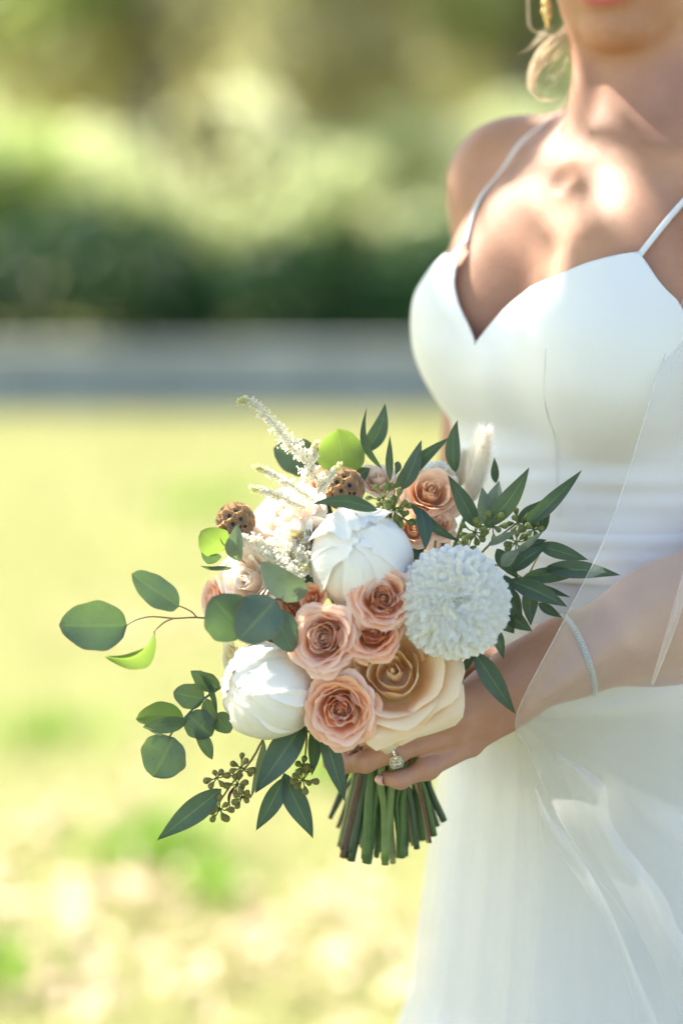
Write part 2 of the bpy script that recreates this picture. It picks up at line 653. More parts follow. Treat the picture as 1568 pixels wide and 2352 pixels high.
# her right hand comes round the stems from behind
RH = P(960, 1610, 1.955)
hand += [
    prim_ell(P(915, 1655, 1.930), (.026, .012, .026), ((P(880, 1700, 1.92) - RH).normalized(), Vector((.2, .97, 0)).normalized(), Zv), .02),
    prim_cone(ARM_R[2], RH, .0245, .020, .02),
]
hand += chain([P(900, 1700, 1.925), P(835, 1742, 1.895), P(790, 1752, 1.865), P(760, 1751, 1.850)], [.0100, .0088, .0080, .0070], first_k=.015)
hand += chain([P(895, 1660, 1.925), P(812, 1690, 1.905), P(770, 1700, 1.880), P(750, 1705, 1.862)], [.0100, .0088, .0080, .0070], first_k=.015)
hand += chain([P(900, 1640, 1.935), P(830, 1640, 1.915), P(790, 1650, 1.880), P(775, 1660, 1.862)], [.0100, .0088, .0080, .0070], first_k=.015)
hand += chain([P(900, 1690, 1.925), P(955, 1700, 1.872), P(880, 1715, 1.822), P(805, 1722, 1.806)], [.0110, .0100, .0085, .0076], first_k=.02)

HC = P(1450, -150, 2.045)                               # middle of the head
HD = R_(24)
Hf = Vector((-math.sin(HD), -math.cos(HD), -.10)).normalized()
Hl = Vector((math.cos(HD), -math.sin(HD), .06)).normalized()
Hl = (Hl - Hf * Hl.dot(Hf)).normalized()
Hu = Hl.cross(Hf) * -1
if Hu.z < 0: Hu = -Hu
HF = (Hl, Hf, Hu)
def H(l, f, u): return HC + Hl * l + Hf * f + Hu * u
head = [
    prim_ell(H(0, -.010, .045), (.073, .092, .085), HF, .03),
    prim_ell(H(0, .018, -.018), (.062, .070, .075), HF, .03),
    prim_cone(H(-.045, .002, -.040), H(-.012, .054, -.071), .015, .0155, .014),
    prim_cone(H(.045, .002, -.040), H(.012, .054, -.071), .015, .0155, .014),
    prim_ell(H(0, .057, -.071), (.018, .018, .0145), HF, .014),
    prim_ell(H(0, .022, -.048), (.040, .045, .030), HF, .014),
    prim_ell(H(-.033, .055, .0), (.022, .020, .022), HF, .02),
    prim_ell(H(.033, .055, .0), (.022, .020, .022), HF, .02),
    prim_cone(H(0, .082, .030), H(0, .098, -.004), .0065, .009, .014),
    prim_ell(H(0, .089, -.008), (.017, .011, .008), HF, .008),
    prim_cone(H(-.048, .058, .037), H(.048, .058, .037), .011, .011, .02),
    prim_ell(H(-.031, .083, .022), (.015, .012, .010), HF, .012, 'sub'),
    prim_ell(H(.031, .083, .022), (.015, .012, .010), HF, .012, 'sub'),
    prim_ell(H(-.031, .068, .021), (.0135, .0125, .0125), HF, .003),
    prim_ell(H(.031, .068, .021), (.0135, .0125, .0125), HF, .003),
    prim_ell(H(0, .079, -.0325), (.024, .010, .0075), HF, .008),
    prim_ell(H(0, .077, -.0475), (.021, .0105, .0085), HF, .008),
    prim_ell(H(0, .088, -.0395), (.026, .006, .0012), HF, .003, 'sub'),
    prim_ell(H(-.072, -.010, .010), (.006, .017, .029), HF, .006),
    prim_ell(H(.072, -.010, .010), (.006, .017, .029), HF, .006),
]
_np = Vector(project(torso + neck, np.array([V3(T(0, .075, 402))]), 6)[0])
neck.append(prim_ell(_np + Fv * .0075, (.012, .010, .010), TF, .010, 'sub'))
body = torso + neck + head + breasts + arms + hand

lo = (-.10, 1.66, .88); hi = (.56, 2.30, 1.80)
BV, BF = sculpt(body, lo, hi, .0034)
print('body', len(BV))
# the left hand and wrist again, finer; cut on a plane through the wrist
hlo = (.0, 1.72, .885); hhi = (.26, 2.0, 1.075)
hb = body
HV, HFc = sculpt(hb, hlo, hhi, .0014)
def inbox(X):
    lo2 = np.array(hlo) + .006; hi2 = np.array(hhi) - .006
    a = np.maximum(lo2 - X, X - hi2).max(1)
    # torso surface stays with the coarse mesh
    return np.maximum(a, X[:, 1] - 1.975)
HV2, HF2 = clip_mesh(HV, HFc, inbox(HV))
BV2, BF2 = clip_mesh(BV, BF, -inbox(BV))
allV = np.concatenate([BV2, HV2]); allF = np.concatenate([BF2, HF2 + len(BV2)])

# skin
def mat_skin():
    m, nt, N, L = nodes_of('skin')
    n1 = noise_tex(nt, 22, 4, 0.6)
    n2 = noise_tex(nt, 420, 3, 0.6)
    col = ramp(nt, n1, [(0.3, (0.37, 0.190, 0.122)), (0.7, (0.46, 0.255, 0.172))])
    col = mix_col(nt, math_n(nt, 'MULTIPLY', n2, 0.30), col, (0.40, 0.17, 0.10))
    lp = N.new('ShaderNodeAttribute'); lp.attribute_name = 'lips'
    col = mix_col(nt, lp.outputs['Fac'], col, (0.45, 0.11, 0.11))
    h = math_n(nt, 'ADD', n2, math_n(nt, 'MULTIPLY', n1, 0.3))
    finish(nt, col, 0.56, sss=0.2, sss_scale=0.008, bump=h, bump_d=0.0006, bump_s=0.5, spec=0.35)
    return m
M_SKIN = mat_skin()
M_NAIL = mat_plain('nail_polish', (0.62, 0.36, 0.30), (0.66, 0.40, 0.34), rough=0.12, scale=30)

person = thing('person', T(0, 0, 2352) * 1, 'bride in white dress and sheer veil holding the bouquet of roses and peonies', 'person')
person.location.z = 0
bme = np_mesh('body', allV, allF, M_SKIN)
body_o = link('body', bme, person)
# lips tint
hc = np.array(HC); A3 = np.array([V3(Hl), V3(Hf), V3(Hu)])
q = (allV - hc) @ A3.T
lipd = np.minimum(np.abs(((q - [0, .079, -.0325]) / [.025, .016, .0075])).__pow__(2).sum(1), np.abs(((q - [0, .077, -.0475]) / [.021, .016, .0080])).__pow__(2).sum(1))
lipv = np.clip((1.35 - lipd) / .5, 0, 1) * 0.8
at = bme.attributes.new('lips', 'FLOAT', 'POINT')
vals = np.zeros(len(bme.vertices), dtype=np.float32); vals[:len(lipv)] = lipv[:len(vals)]
at.data.foreach_set('value', vals)

def surf(p, off=0.0, prims=None, iters=6):
    pr = prims or body
    return Vector(project(pr, np.array([V3(p)]), iters, off)[0])
def surf_n(p, prims=None):
    pr = prims or body
    X = V3(p)[None]; e = 1e-3
    g = [float((sdf(pr, X + np.eye(3)[i] * e) - sdf(pr, X - np.eye(3)[i] * e))[0]) for i in range(3)]
    return Vector(g).normalized()

def nail(tip, prev, nrm, w=.0055, ln=.0105):
    ax = (tip - prev).normalized()
    n = (nrm - ax * nrm.dot(ax)).normalized()
    side = ax.cross(n)
    c = tip + ax * .0015 + n * .0035
    verts, faces, uvs = [], [], []
    nu, nv = 8, 8
    for j in range(nv + 1):
        v = j / nv
        for i in range(nu + 1):
            u = i / nu * 2 - 1
            ww = w * (1 - 0.35 * max(0, v - .75) / .25) * (1 - .2 * max(0, .2 - v) / .2)
            p = c + side * (ww * math.sin(u * 1.15)) + n * (.0042 * math.cos(u * 1.15) - 0.0012 * v * v) + ax * (ln * (v - .5))
            verts.append(tuple(p)); uvs.append((i / nu, v))
    for j in range(nv):
        for i in range(nu):
            a = j * (nu + 1) + i
            faces.append((a, a + 1, a + nu + 2, a + nu + 1))
    o = mesh_obj('fingernail', verts, faces, M_NAIL, person, True, uvs)
    sm = o.modifiers.new('thickness', 'SOLIDIFY'); sm.thickness = .0008; sm.offset = 0
    return o
nail(FING['middle'][3], FING['middle'][2], Vector((-.35, -.85, .35)))
nail(P(805, 1722, 1.806), P(880, 1715, 1.822), Vector((-.25, -.9, .30)), w=.0062)
nail(FING['pinky'][3], FING['pinky'][2], Vector((-.55, -.8, -.15)), w=.0045, ln=.008)

# eyes, hair and earring (mostly above the frame)
for s in (-1, 1):
    mb = MB(); mb.ball(H(.031 * s, .0735, .021), .0105, nu=16, nv=12)
    mb.build('eye', mat_plain('eye_white', (.7, .68, .65), rough=.2), person)
    mb = MB(); mb.ball(H(.031 * s, .0815, .021), (.0048, .0048, .0028), (Hl, Hu, Hf), nu=12, nv=8)
    mb.build('iris', mat_plain('iris_brown', (.08, .045, .02), rough=.1), person)

def mat_hair():
    m, nt, N, L = nodes_of('blond_hair')
    u, v, uv = uv_xy(nt)
    w = N.new('ShaderNodeTexNoise'); w.inputs['Scale'].default_value = 5
    tc = N.new('ShaderNodeTexCoord')
    mp = N.new('ShaderNodeMapping'); mp.inputs['Scale'].default_value = (40, 40, 4)
    L.new(tc.outputs['Object'], mp.inputs[0]); L.new(mp.outputs[0], w.inputs['Vector'])
    col = ramp(nt, w.outputs['Fac'], [(0.3, (0.72, 0.58, 0.42)), (0.7, (0.92, 0.84, 0.70))])
    finish(nt, col, 0.32, (0.95, 0.86, 0.70), 0.45, bump=w.outputs['Fac'], bump_d=.002, bump_s=.8, spec=.6)
    return m
M_HAIR = mat_hair()
scalp = [prim_ell(H(0, -.022, .058), (.081, .092, .088), HF, .03), prim_ell(H(0, -.105, .005), (.048, .040, .045), HF, .03),
         prim_ell(H(0, -.060, -.01), (.066, .050, .055), HF, .03)]
SV, SF = sculpt(scalp, tuple(np.array(HC) - [.2, .2, .14]), tuple(np.array(HC) + [.2, .24, .18]), .0045)
qq = (SV - hc) @ A3.T
SV, SF = clip_mesh(SV, SF, np.maximum((qq[:, 1] - .060) - np.clip(.06 - qq[:, 2], -.05, .03) * -1.0, -.2))
hair_o = link('hair', np_mesh('hair', SV, SF, M_HAIR), person)

strands = MB()
def strand(pts, r, n=22, k=5):
    pp = smooth_path(pts, n)
    rr = [r * (1 - .75 * (i / (len(pp) - 1)) ** 2) for i in range(len(pp))]
    strands.tube(pp, rr, k)
rs = random.Random(3)
# the loose curl beside the neck: many hairs along one loop
loop = [(1310, 30, 2.05), (1304, 68, 2.05), (1278, 98, 2.05), (1244, 132, 2.05), (1222, 172, 2.045), (1222, 208, 2.04), (1242, 228, 2.035), (1268, 231, 2.03), (1284, 226, 2.03)]
for i in range(30):
    j = rs.gauss(0, 1); j2 = rs.gauss(0, 1)
    cut = rs.randint(5, 9)
    pts = []
    for q_, (a, b, y) in enumerate(loop[:cut]):
        sp = [10, 16, 30, 24, 15, 10, 9, 10, 14][q_]
        pts.append(P(a + j * sp * .45 + rs.gauss(0, 1.2), b + j2 * sp * .35 + rs.gauss(0, 1.2), y + rs.gauss(0, .003)))
    strand(pts, .0004 if i > 8 else .0007)
for i in range(16):
    j = rs.gauss(0, 3)
    strand([P(1226 + j, -60, 2.06), P(1214 + j * .6, -10, 2.06), P(1213 + j * .5, 28, 2.06), P(1219 + j * .5, 66, 2.055), P(1246, 80 + j * .4, 2.05), P(1280, 82 + j * .5, 2.045), P(1304 + j, 84, 2.04)], .0004)
for i in range(34):                                    # hair drawn down behind the neck
    j = rs.gauss(0, 7)
    strand([P(1308 + j * .6, 40, 2.075), P(1318 + j, 110, 2.09), P(1328 + j * .9, 190, 2.10), P(1320 + j * 1.2 - rs.random() * 30, 262, 2.10)], .0006)
for i in range(22):                                    # flyaways
    a = rs.uniform(1225, 1305); b = rs.uniform(80, 190)
    dx = rs.uniform(-38, -12); dy = rs.uniform(15, 42)
    strand([P(a + 18, b - 26, 2.05), P(a, b, 2.045), P(a + dx, b + dy, 2.03)], .0003, 8, 4)
strands.build('hair_strands', M_HAIR, person)['kind'] = 'stuff'

M_GOLD = mat_plain('gold', (.80, .52, .18), (.85, .60, .25), rough=.22, metallic=1.0)
M_SILVER = mat_plain('silver', (.75, .75, .77), rough=.25, metallic=1.0)
earp = [P(1256, -12, 2.058), P(1254, 8, 2.055), P(1256, 30, 2.052), P(1257, 54, 2.05)]
ear = MB()
ear.tube(earp, .0006, 6)
for (a, b, r) in ((1256, -10, .0034), (1252, 6, .0038), (1257, 14, .0032), (1251, 26, .0034), (1257, 34, .0036), (1254, 42, .0026)):
    ear.ball(P(a, b, 2.053), (r, r * .7, r), nu=8, nv=5)
ear.ball(P(1256.5, 54, 2.05), (.0016, .0016, .0046), nu=8, nv=6)
ear_o = ear.build('earring', M_GOLD, person)
gm = MB()
for (a, b) in ((1254, 0), (1254, 20), (1255, 33)):
    gm.ball(P(a, b, 2.049), .0018, nu=6, nv=4)
M_GEM = mat_plain('diamond', (.9, .9, .88), rough=.03, metallic=.85)
gm.build('gem', M_GEM, ear_o, smooth=False)
# ------------------------------------------------------------------ dress
def mat_satin():
    m, nt, N, L = nodes_of('white_satin')
    n = noise_tex(nt, 9, 3, 0.5)
    n2 = noise_tex(nt, 900, 2, 0.5)
    col = ramp(nt, n, [(0.2, (0.72, 0.73, 0.745)), (0.8, (0.75, 0.76, 0.78))])
    h = math_n(nt, 'ADD', math_n(nt, 'MULTIPLY', n2, 0.25), math_n(nt, 'MULTIPLY', n, 3.0))
    finish(nt, col, 0.48, bump=h, bump_d=0.0011, bump_s=0.5, spec=0.35, sheen=0.2)
    return m
M_SATIN = mat_satin()

def mat_tulle(name, dens, rough=0.35, edge=0.35):
    m, nt, N, L = nodes_of(name)
    d = N.new('ShaderNodeBsdfDiffuse'); d.inputs[0].default_value = (.85, .85, .87, 1)
    t = N.new('ShaderNodeBsdfTranslucent'); t.inputs[0].default_value = (.85, .85, .87, 1)
    g = N.new('ShaderNodeBsdfGlossy'); g.inputs[0].default_value = (.9, .9, .9, 1); g.inputs['Roughness'].default_value = rough
    m1 = N.new('ShaderNodeMixShader'); m1.inputs[0].default_value = .5
    L.new(d.outputs[0], m1.inputs[1]); L.new(t.outputs[0], m1.inputs[2])
    m2 = N.new('ShaderNodeMixShader'); m2.inputs[0].default_value = .18
    L.new(m1.outputs[0], m2.inputs[1]); L.new(g.outputs[0], m2.inputs[2])
    tr = N.new('ShaderNodeBsdfTransparent')
    lw = N.new('ShaderNodeLayerWeight'); lw.inputs[0].default_value = .35
    u, v, uv = uv_xy(nt)
    # woven net: two families of fine threads
    w = math_n(nt, 'ADD', math_n(nt, 'ABSOLUTE', math_n(nt, 'SINE', math_n(nt, 'MULTIPLY', u, 900.0))),
               math_n(nt, 'ABSOLUTE', math_n(nt, 'SINE', math_n(nt, 'MULTIPLY', v, 1100.0))))
    w = math_n(nt, 'MULTIPLY', math_n(nt, 'SUBTRACT', w, 1.27), 0.014)
    fac = math_n(nt, 'ADD', math_n(nt, 'MULTIPLY', lw.outputs['Facing'], edge), dens)
    fac = math_n(nt, 'ADD', fac, w)
    ms = N.new('ShaderNodeMixShader')
    L.new(fac, ms.inputs[0]); L.new(tr.outputs[0], ms.inputs[1]); L.new(m2.outputs[0], ms.inputs[2])
    o = N.new('ShaderNodeOutputMaterial'); L.new(ms.outputs[0], o.inputs[0])
    return m
M_VEIL = mat_tulle('veil_tulle', .26, edge=.25)
M_SKIRT_TULLE = mat_tulle('skirt_tulle', .22, edge=.30)
M_HEM = mat_tulle('veil_hem', .35, edge=.2)

cups = [
    prim_ell(T(-.066, .052, 752), (.057, .060, .064), TF, .045),
    prim_ell(T(.076, .056, 806), (.065, .066, .070), TF, .045),
]
dress_pr = [torso[0], torso[1], torso[2], torso[3]] + cups + [
    prim_ell(T(0, .075, 830), (.050, .045, .045), TF, .03),
    prim_ell(T(-.064, .040, 640), (.054, .046, .07), TF, .04),
    prim_ell(T(.076, .040, 670), (.062, .046, .07), TF, .04), breasts[0], breasts[1],
    prim_ell(T(0, -.004, 1600), (.155, .108, .17), TF, .06)]
DV, DF = sculpt(dress_pr, (.0, 1.84, .95), (.40, 2.20, 1.42), .0034, off=.0035)

def proj_px(V):
    q = V - np.array(CAM)
    dz = q @ np.array(FWD)
    return 784 + FPX * q[:, 0] / dz, 1176 - FPX * (q @ np.array(UPV)) / dz, dz
dpx, dpy, ddz = proj_px(DV)
def pick(px, py, tol=9):
    m = (np.abs(dpx - px) < tol) & (np.abs(dpy - py) < tol)
    if not m.any():
        i = np.argmin((dpx - px) ** 2 + (dpy - py) ** 2)
        return DV[i]
    idx = np.flatnonzero(m)
    return DV[idx[np.argmin(ddz[idx])]]
Tc = np.array(V3(T(0, 0, 700)))
def lfz(X):
    """torso coordinates: her left, forward, height"""
    X = np.atleast_2d(X)
    py = np.array([c[0] for c in _cl]); zz = np.array([P(784, c[0], 2.03).z for c in _cl])
    cx = np.interp(X[:, 2], zz[::-1], np.array([c[1] for c in _cl])[::-1])
    cyy = np.interp(X[:, 2], zz[::-1], np.array([c[2] for c in _cl])[::-1])
    q = X - np.stack([cx, cyy, np.zeros(len(X))], 1)
    return q @ V3(Lv), q @ V3(Fv), X[:, 2]
# the neckline, read where it lies on the cloth
pts_r = [(1062, 545), (1030, 594), (1036, 650), (1050, 702), (1086, 787)]
pts_l = [(1120, 744), (1161, 698), (1209, 656), (1279, 625), (1333, 602), (1395, 586), (1457, 580)]
pts_s = [(1480, 604), (1519, 648), (1562, 692)]
nl = []
for a in pts_r + pts_l + pts_s:
    l_, f_, z_ = lfz(pick(*a))
    nl.append((float(l_[0]), float(z_[0]), float(f_[0])))
print('neckline', [tuple(round(x, 3) for x in q) for q in nl])
zV = nl[len(pts_r) - 1][1]; lV = nl[len(pts_r) - 1][0]
lf = [(q[0], q[1]) for q in nl[len(pts_r):]]
lf = [(lV, zV)] + [q for q in lf if q[0] > lV + .004]
apexL = max(lf, key=lambda q: q[1])
rtp = [(q[0], q[1]) for q in nl[:len(pts_r) - 1]]
apexR = max(rtp, key=lambda q: q[1])
left_side = [(-.16, zV - .005), (-.128, zV + .018), (-.100, zV + .048), (-.080, zV + .072)] + sorted(rtp) + [(lV, zV)]
right_side = sorted(lf) + [s for s in [(.16, zV - .005)] if s[0] > max(q[0] for q in lf)]
def dense(pts, n=160, sig=5, keep=None):
    """evenly sampled and softened, its ends and its peak kept"""
    p = np.array(pts); x = np.linspace(p[0, 0], p[-1, 0], n); z = np.interp(x, p[:, 0], p[:, 1])
    k = np.exp(-.5 * (np.arange(-20, 21) / sig) ** 2); k /= k.sum()
    zp = np.concatenate([2 * z[0] - z[20:0:-1], z, 2 * z[-1] - z[-2:-22:-1]])
    return np.stack([x, np.convolve(zp, k, 'valid')], 1)
A_ = dense([q for q in left_side if q[0] <= apexR[0] + 1e-6]); B_ = dense([q for q in left_side if q[0] >= apexR[0] - 1e-6])
C_ = dense([q for q in right_side if q[0] <= apexL[0] + 1e-6]); D_ = dense([q for q in right_side if q[0] >= apexL[0] - 1e-6])
curve = np.concatenate([A_[:-1], B_[:-1], C_[:-1], D_])
curve = curve
def neck_g(X):
    l_, f_, z_ = lfz(X)
    front = z_ - np.interp(l_, curve[:, 0], curve[:, 1])
    back = z_ - (zV - .005)
    w = np.clip((f_ + .01) / .02, 0, 1)
    return front * w + back * (1 - w)
WAIST_Z = P(784, 1290, 2.0).z
def waist_g(X): return WAIST_Z - X[:, 2]
g = np.maximum(neck_g(DV), waist_g(DV))
DV2, DF2 = clip_mesh(DV, DF, g)
# soft wrinkles of the cloth
def wrinkle(V, prims, f):
    n = len(V); out = V.copy()
    dsp = np.array([f(v) for v in V])
    e = 1e-3
    gx = np.stack([sdf(prims, V + np.eye(3)[i] * e) - sdf(prims, V - np.eye(3)[i] * e) for i in range(3)], 1)
    gx /= np.linalg.norm(gx, axis=1)[:, None] + 1e-9
    return V + gx * dsp[:, None]
def wr(v):
    a = mnoise.noise(Vector((v[0] * 16 + v[2] * 10, v[1] * 16, v[2] * 34)))
    zz = v[2]
    k = math.exp(-((zz - 1.135) / .04) ** 2)
    return .0013 * a + .0032 * k * mnoise.noise(Vector((v[0] * 9, v[1] * 9, zz * 75)))
DV2 = wrinkle(DV2, dress_pr, wr)
bodice_me = np_mesh('bodice', DV2, DF2, M_SATIN)
dress = bpy.data.objects.new('dress', None); C.objects.link(dress); dress.empty_display_size = .02
dress.parent = person; dress.matrix_parent_inverse = world_matrix(person).inverted()
bod = link('bodice', bodice_me, dress)
sm = bod.modifiers.new('thickness', 'SOLIDIFY'); sm.thickness = .0016; sm.offset = 1.0

# waistband: horizontal pleats
zb0, zb1 = P(784, 1308, 2.0).z, P(784, 1196, 2.0).z
WV, WF = clip_mesh(DV, DF, np.maximum(DV[:, 2] - zb1, zb0 - DV[:, 2]))
def band(v):
    t = (v[2] - zb0) / (zb1 - zb0)
    s = abs(math.sin(t * math.pi * 3.0 + .25 * mnoise.noise(Vector((v[0] * 20, v[1] * 20, 0)))))
    return .0012 + .0026 * s ** .6 * (1 if .03 < t < .97 else .3)
WV = wrinkle(WV, dress_pr, band)
wb = link('waistband', np_mesh('waistband', WV, WF, M_SATIN), dress)

def on_dress(px, py, off=.0):
    p = pick(px, py)
    return Vector(project(dress_pr, np.array([p]), 3, .0035 + off)[0])
mb = MB()
for pl in ([(1252, 800), (1246, 850), (1245, 900), (1250, 950), (1268, 1000), (1272, 1060), (1273, 1130), (1276, 1192)],):
    mb.tube(smooth_path([on_dress(*q, off=.0018) for q in pl], 40), .00038, 5)
mb.build('seam', mat_plain('seam_thread', (.74, .75, .76), rough=.7), dress)
def cloth_at(l_, z_):
    a_, f_, h_ = lfz(DV)
    m = np.flatnonzero(f_ > .0)
    return Vector(DV[m[np.argmin((a_[m] - l_) ** 2 + (h_[m] - z_) ** 2)]])
_l2, _f2, _z2 = lfz(DV2)
def cloth_top(a, b):
    m = np.flatnonzero((_f2 > .0) & (_l2 > a) & (_l2 < b))
    return Vector(DV2[m[np.argmax(_z2[m])]])
aL, aR_ = cloth_top(.085, .125), cloth_top(-.090, -.045)

# straps
def strap(name, pts, w=.0026):
    prs = body
    pc = project(prs, np.array([V3(p) for p in pts]), 6, .0022)
    pts = [Vector(pts[0])] + [Vector(x) for x in pc[1:]]
    pp = smooth_path(pts, 72)
    for _ in range(2):                                 # taut where it spans, resting where it touches
        A_pp = np.array([V3(p) for p in pp]); dd_ = sdf(prs, A_pp)
        q_ = project(prs, A_pp, 4, .0022)
        pp = [Vector(b) if (d < .0022 and i > 2) else Vector(a) for i, (a, b, d) in enumerate(zip(A_pp, q_, dd_))]
        pp = [pp[0]] + [(pp[i - 1] + pp[i] * 2 + pp[i + 1]) / 4 for i in range(1, len(pp) - 1)] + [pp[-1]]
    for _ in range(10):
        pp = [pp[0]] + [(pp[i - 1] + pp[i] * 2 + pp[i + 1]) / 4 for i in range(1, len(pp) - 1)] + [pp[-1]]
    verts, faces, uvs = [], [], []
    for i, p in enumerate(pp):
        t = (pp[min(i + 1, len(pp) - 1)] - pp[max(0, i - 1)]).normalized()
        n = surf_n(p, prs)
        s = t.cross(n).normalized()
        for a, b in ((-1, 0), (-.7, .0011), (0, .0014), (.7, .0011), (1, 0), (0, -.0006)):
            verts.append(tuple(p + s * (w * a) + n * b)); uvs.append((.5, i / len(pp)))
    k = 6
    for i in range(len(pp) - 1):
        for j in range(k):
            faces.append((i * k + j, i * k + (j + 1) % k, (i + 1) * k + (j + 1) % k, (i + 1) * k + j))
    return mesh_obj(name, verts, faces, M_SATIN, dress, True, uvs)
strap('strap', [aL + Vector((0, 0, -.003)), T(.109, .054, 490), T(.110, .040, 450), T(.110, .010, 385), T(.106, -.030, 350), T(.098, -.065, 380), T(.09, -.085, 480), T(.075, -.1, 700)])
strap('strap', [aR_ + Vector((0, 0, -.003)), P(1150, 405, 2.055), P(1226, 283, 2.08), T(-.090, -.062, 330), T(-.085, -.085, 480), T(-.075, -.1, 700)])

# skirt
def skirt_ring(z):
    zz = np.array([0.0, .45, P(784, 2352, 2.0).z, P(784, 1800, 2.0).z, P(784, 1600, 2.0).z, P(784, 1400, 2.0).z, WAIST_Z, WAIST_Z + .02])
    a = np.interp(z, zz, [.36, .235, .172, .142, .148, .132, .116, .114])
    b = np.interp(z, zz, [.38, .205, .138, .108, .110, .103, .092, .090])
    return a, b
def skirt(name, mat, scale, fold, nf, seed, top, nz=90, na=420):
    r = random.Random(seed)
    ph = [(r.uniform(0, 6.28), r.uniform(.6, 1.3)) for _ in range(8)]
    fr = [nf, nf * 1.37, nf * .61, nf * 2.1]
    verts, faces, uvs = [], [], []
    for j in range(nz + 1):
        z = top * (1 - j / nz) ** 1.0 + .01
        a, b = skirt_ring(z)
        c = T(0, 0, 1176)
        pyz = 435 + (CAM_H - z) * FPX / 2.04 * 1.0
        c = T(0, 0, min(pyz, 2352))
        dn = min(1, (top - z) / .35)
        for i in range(na):
            w = 2 * math.pi * i / na
            s = 0
            for q in range(4):
                s += ph[q][1] * math.sin(round(fr[q]) * w + ph[q][0] + .6 * math.sin(2 * w + ph[q + 4][0]) + z * (q - 1.5) * .8)
            s = s / 4
            s = abs(s) ** .75 * (1 if s > 0 else -1)
            rr = (1 + (scale - 1) * (1 + 1.2 * dn)) * (1 + fold * s * (.15 + .85 * dn) / .15)
            p = c + Lv * (a * math.cos(w) * rr) + Fv * (b * math.sin(w) * rr)
            verts.append((p.x, p.y, z)); uvs.append((i / na * 1.0, z))
    for j in range(nz):
        for i in range(na):
            i2 = (i + 1) % na
            faces.append((j * na + i, (j + 1) * na + i, (j + 1) * na + i2, j * na + i2))
    return mesh_obj(name, verts, faces, mat, dress, True, uvs)
skirt('skirt', M_SATIN, .975, .0012, 9, 4, WAIST_Z + .004)
skirt('skirt_tulle', M_SKIRT_TULLE, 1.02, .0070, 13, 5, WAIST_Z + .002)
skirt('skirt_tulle', M_SKIRT_TULLE, 1.0, .0055, 9, 8, WAIST_Z + .002)

# ------------------------------------------------------------------ veil
veil_rows = [  # left edge (px, py, y) ... right side y
    (1640, 300, 1.97, 2.02), (1600, 560, 1.90, 1.90), (1545, 760, 1.865, 1.86), (1500, 890, 1.845, 1.83), (1442, 1085, 1.820, 1.81), (1382, 1250, 1.805, 1.795), (1286, 1440, 1.797, 1.79),
    (1186, 1642, 1.797, 1.795), (1212, 1720, 1.822, 1.82), (1246, 1800, 1.846, 1.83), (1290, 1890, 1.858, 1.84), (1352, 1990, 1.862, 1.85), (1440, 2110, 1.865, 1.85), (1545, 2250, 1.87, 1.86), (1660, 2420, 1.88, 1.87)]
L_ = smooth_path([Vector(r[:3]) for r in veil_rows], 140)
R2 = smooth_path([Vector((1930, r[1] + (r[1] - 1200) * .05, r[3])) for r in veil_rows], 140)
nu = 110
verts, faces, uvs = [], [], []
tip = Vector((1186, 1642, 0))
for j, (a, b) in enumerate(zip(L_, R2)):
    for i in range(nu + 1):
        u = i / nu
        uu = u ** 1.25
        px = a.x + (b.x - a.x) * uu; py = a.y + (b.y - a.y) * uu
        y = a.z + (b.z - a.z) * uu
        # drape: folds that fan out from the point where the edge turns
        dx, dy = px - tip.x, py - tip.y
        rr = math.hypot(dx, dy); an = math.atan2(dy, dx + 1e-6)
        if an > .12:
            k = min(1, (an - .12) / .3) * min(1, rr / 260)
            y -= .0060 * k * (math.sin(an * 8 + 1.2 + .002 * rr) + .6 * math.sin(an * 15 + rr * .003 + 2 * math.sin(an * 3)) + .15 * math.sin(an * 31 + rr * .002)) * (.4 + .6 * min(1, rr / 600))
        else:
            k = min(1, abs(.12 - an) / .3) * min(1, max(0, dx) / 200)
            y -= .0035 * k * (math.sin(an * 9 + rr * .003) + .5 * math.sin(px * .017 + py * .008))
        p = P(px, py, y)
        verts.append(tuple(p)); uvs.append((px / 1000, py / 1000))
for j in range(len(L_) - 1):
    for i in range(nu):
        a = j * (nu + 1) + i
        faces.append((a, a + 1, a + nu + 2, a + nu + 1))
veil = mesh_obj('veil', verts, faces, M_VEIL, person, True, uvs)
veil['label'] = 'sheer white tulle veil falling over the arm'
def fold_band(rows, name='veil_fold', mat=None, n=40, m=10, bow=.006):
    l = smooth_path([Vector(r[0]) for r in rows], n); r_ = smooth_path([Vector(r[1]) for r in rows], n)
    vs, fs, us = [], [], []
    for a, b in zip(l, r_):
        for i in range(m + 1):
            u = i / m
            q = a.lerp(b, u); p = P(q.x, q.y, q.z - bow * math.sin(u * math.pi))
            vs.append(tuple(p)); us.append((q.x / 1000, q.y / 1000))
    for j in range(len(l) - 1):
        for i in range(m):
            a = j * (m + 1) + i
            fs.append((a, a + 1, a + m + 2, a + m + 1))
    return mesh_obj(name, vs, fs, mat or M_VEIL, veil, True, us)
fold_band([((1600, 1180, 1.785), (1660, 1200, 1.785)), ((1568, 1309, 1.783), (1590, 1330, 1.783)), ((1528, 1450, 1.782), (1548, 1452, 1.782)), ((1493, 1572, 1.784), (1500, 1574, 1.784))], bow=.002)
fold_band([((1228, 1810, 1.838), (1231, 1809, 1.838)), ((1240, 1870, 1.838), (1256, 1866, 1.838)), ((1256, 1930, 1.840), (1300, 1920, 1.838)), ((1320, 2010, 1.842), (1345, 1990, 1.84)), ((1390, 2120, 1.845), (1400, 2090, 1.843)), ((1440, 2260, 1.85), (1462, 2240, 1.85)), ((1480, 2400, 1.86), (1530, 2400, 1.86))], bow=.004)
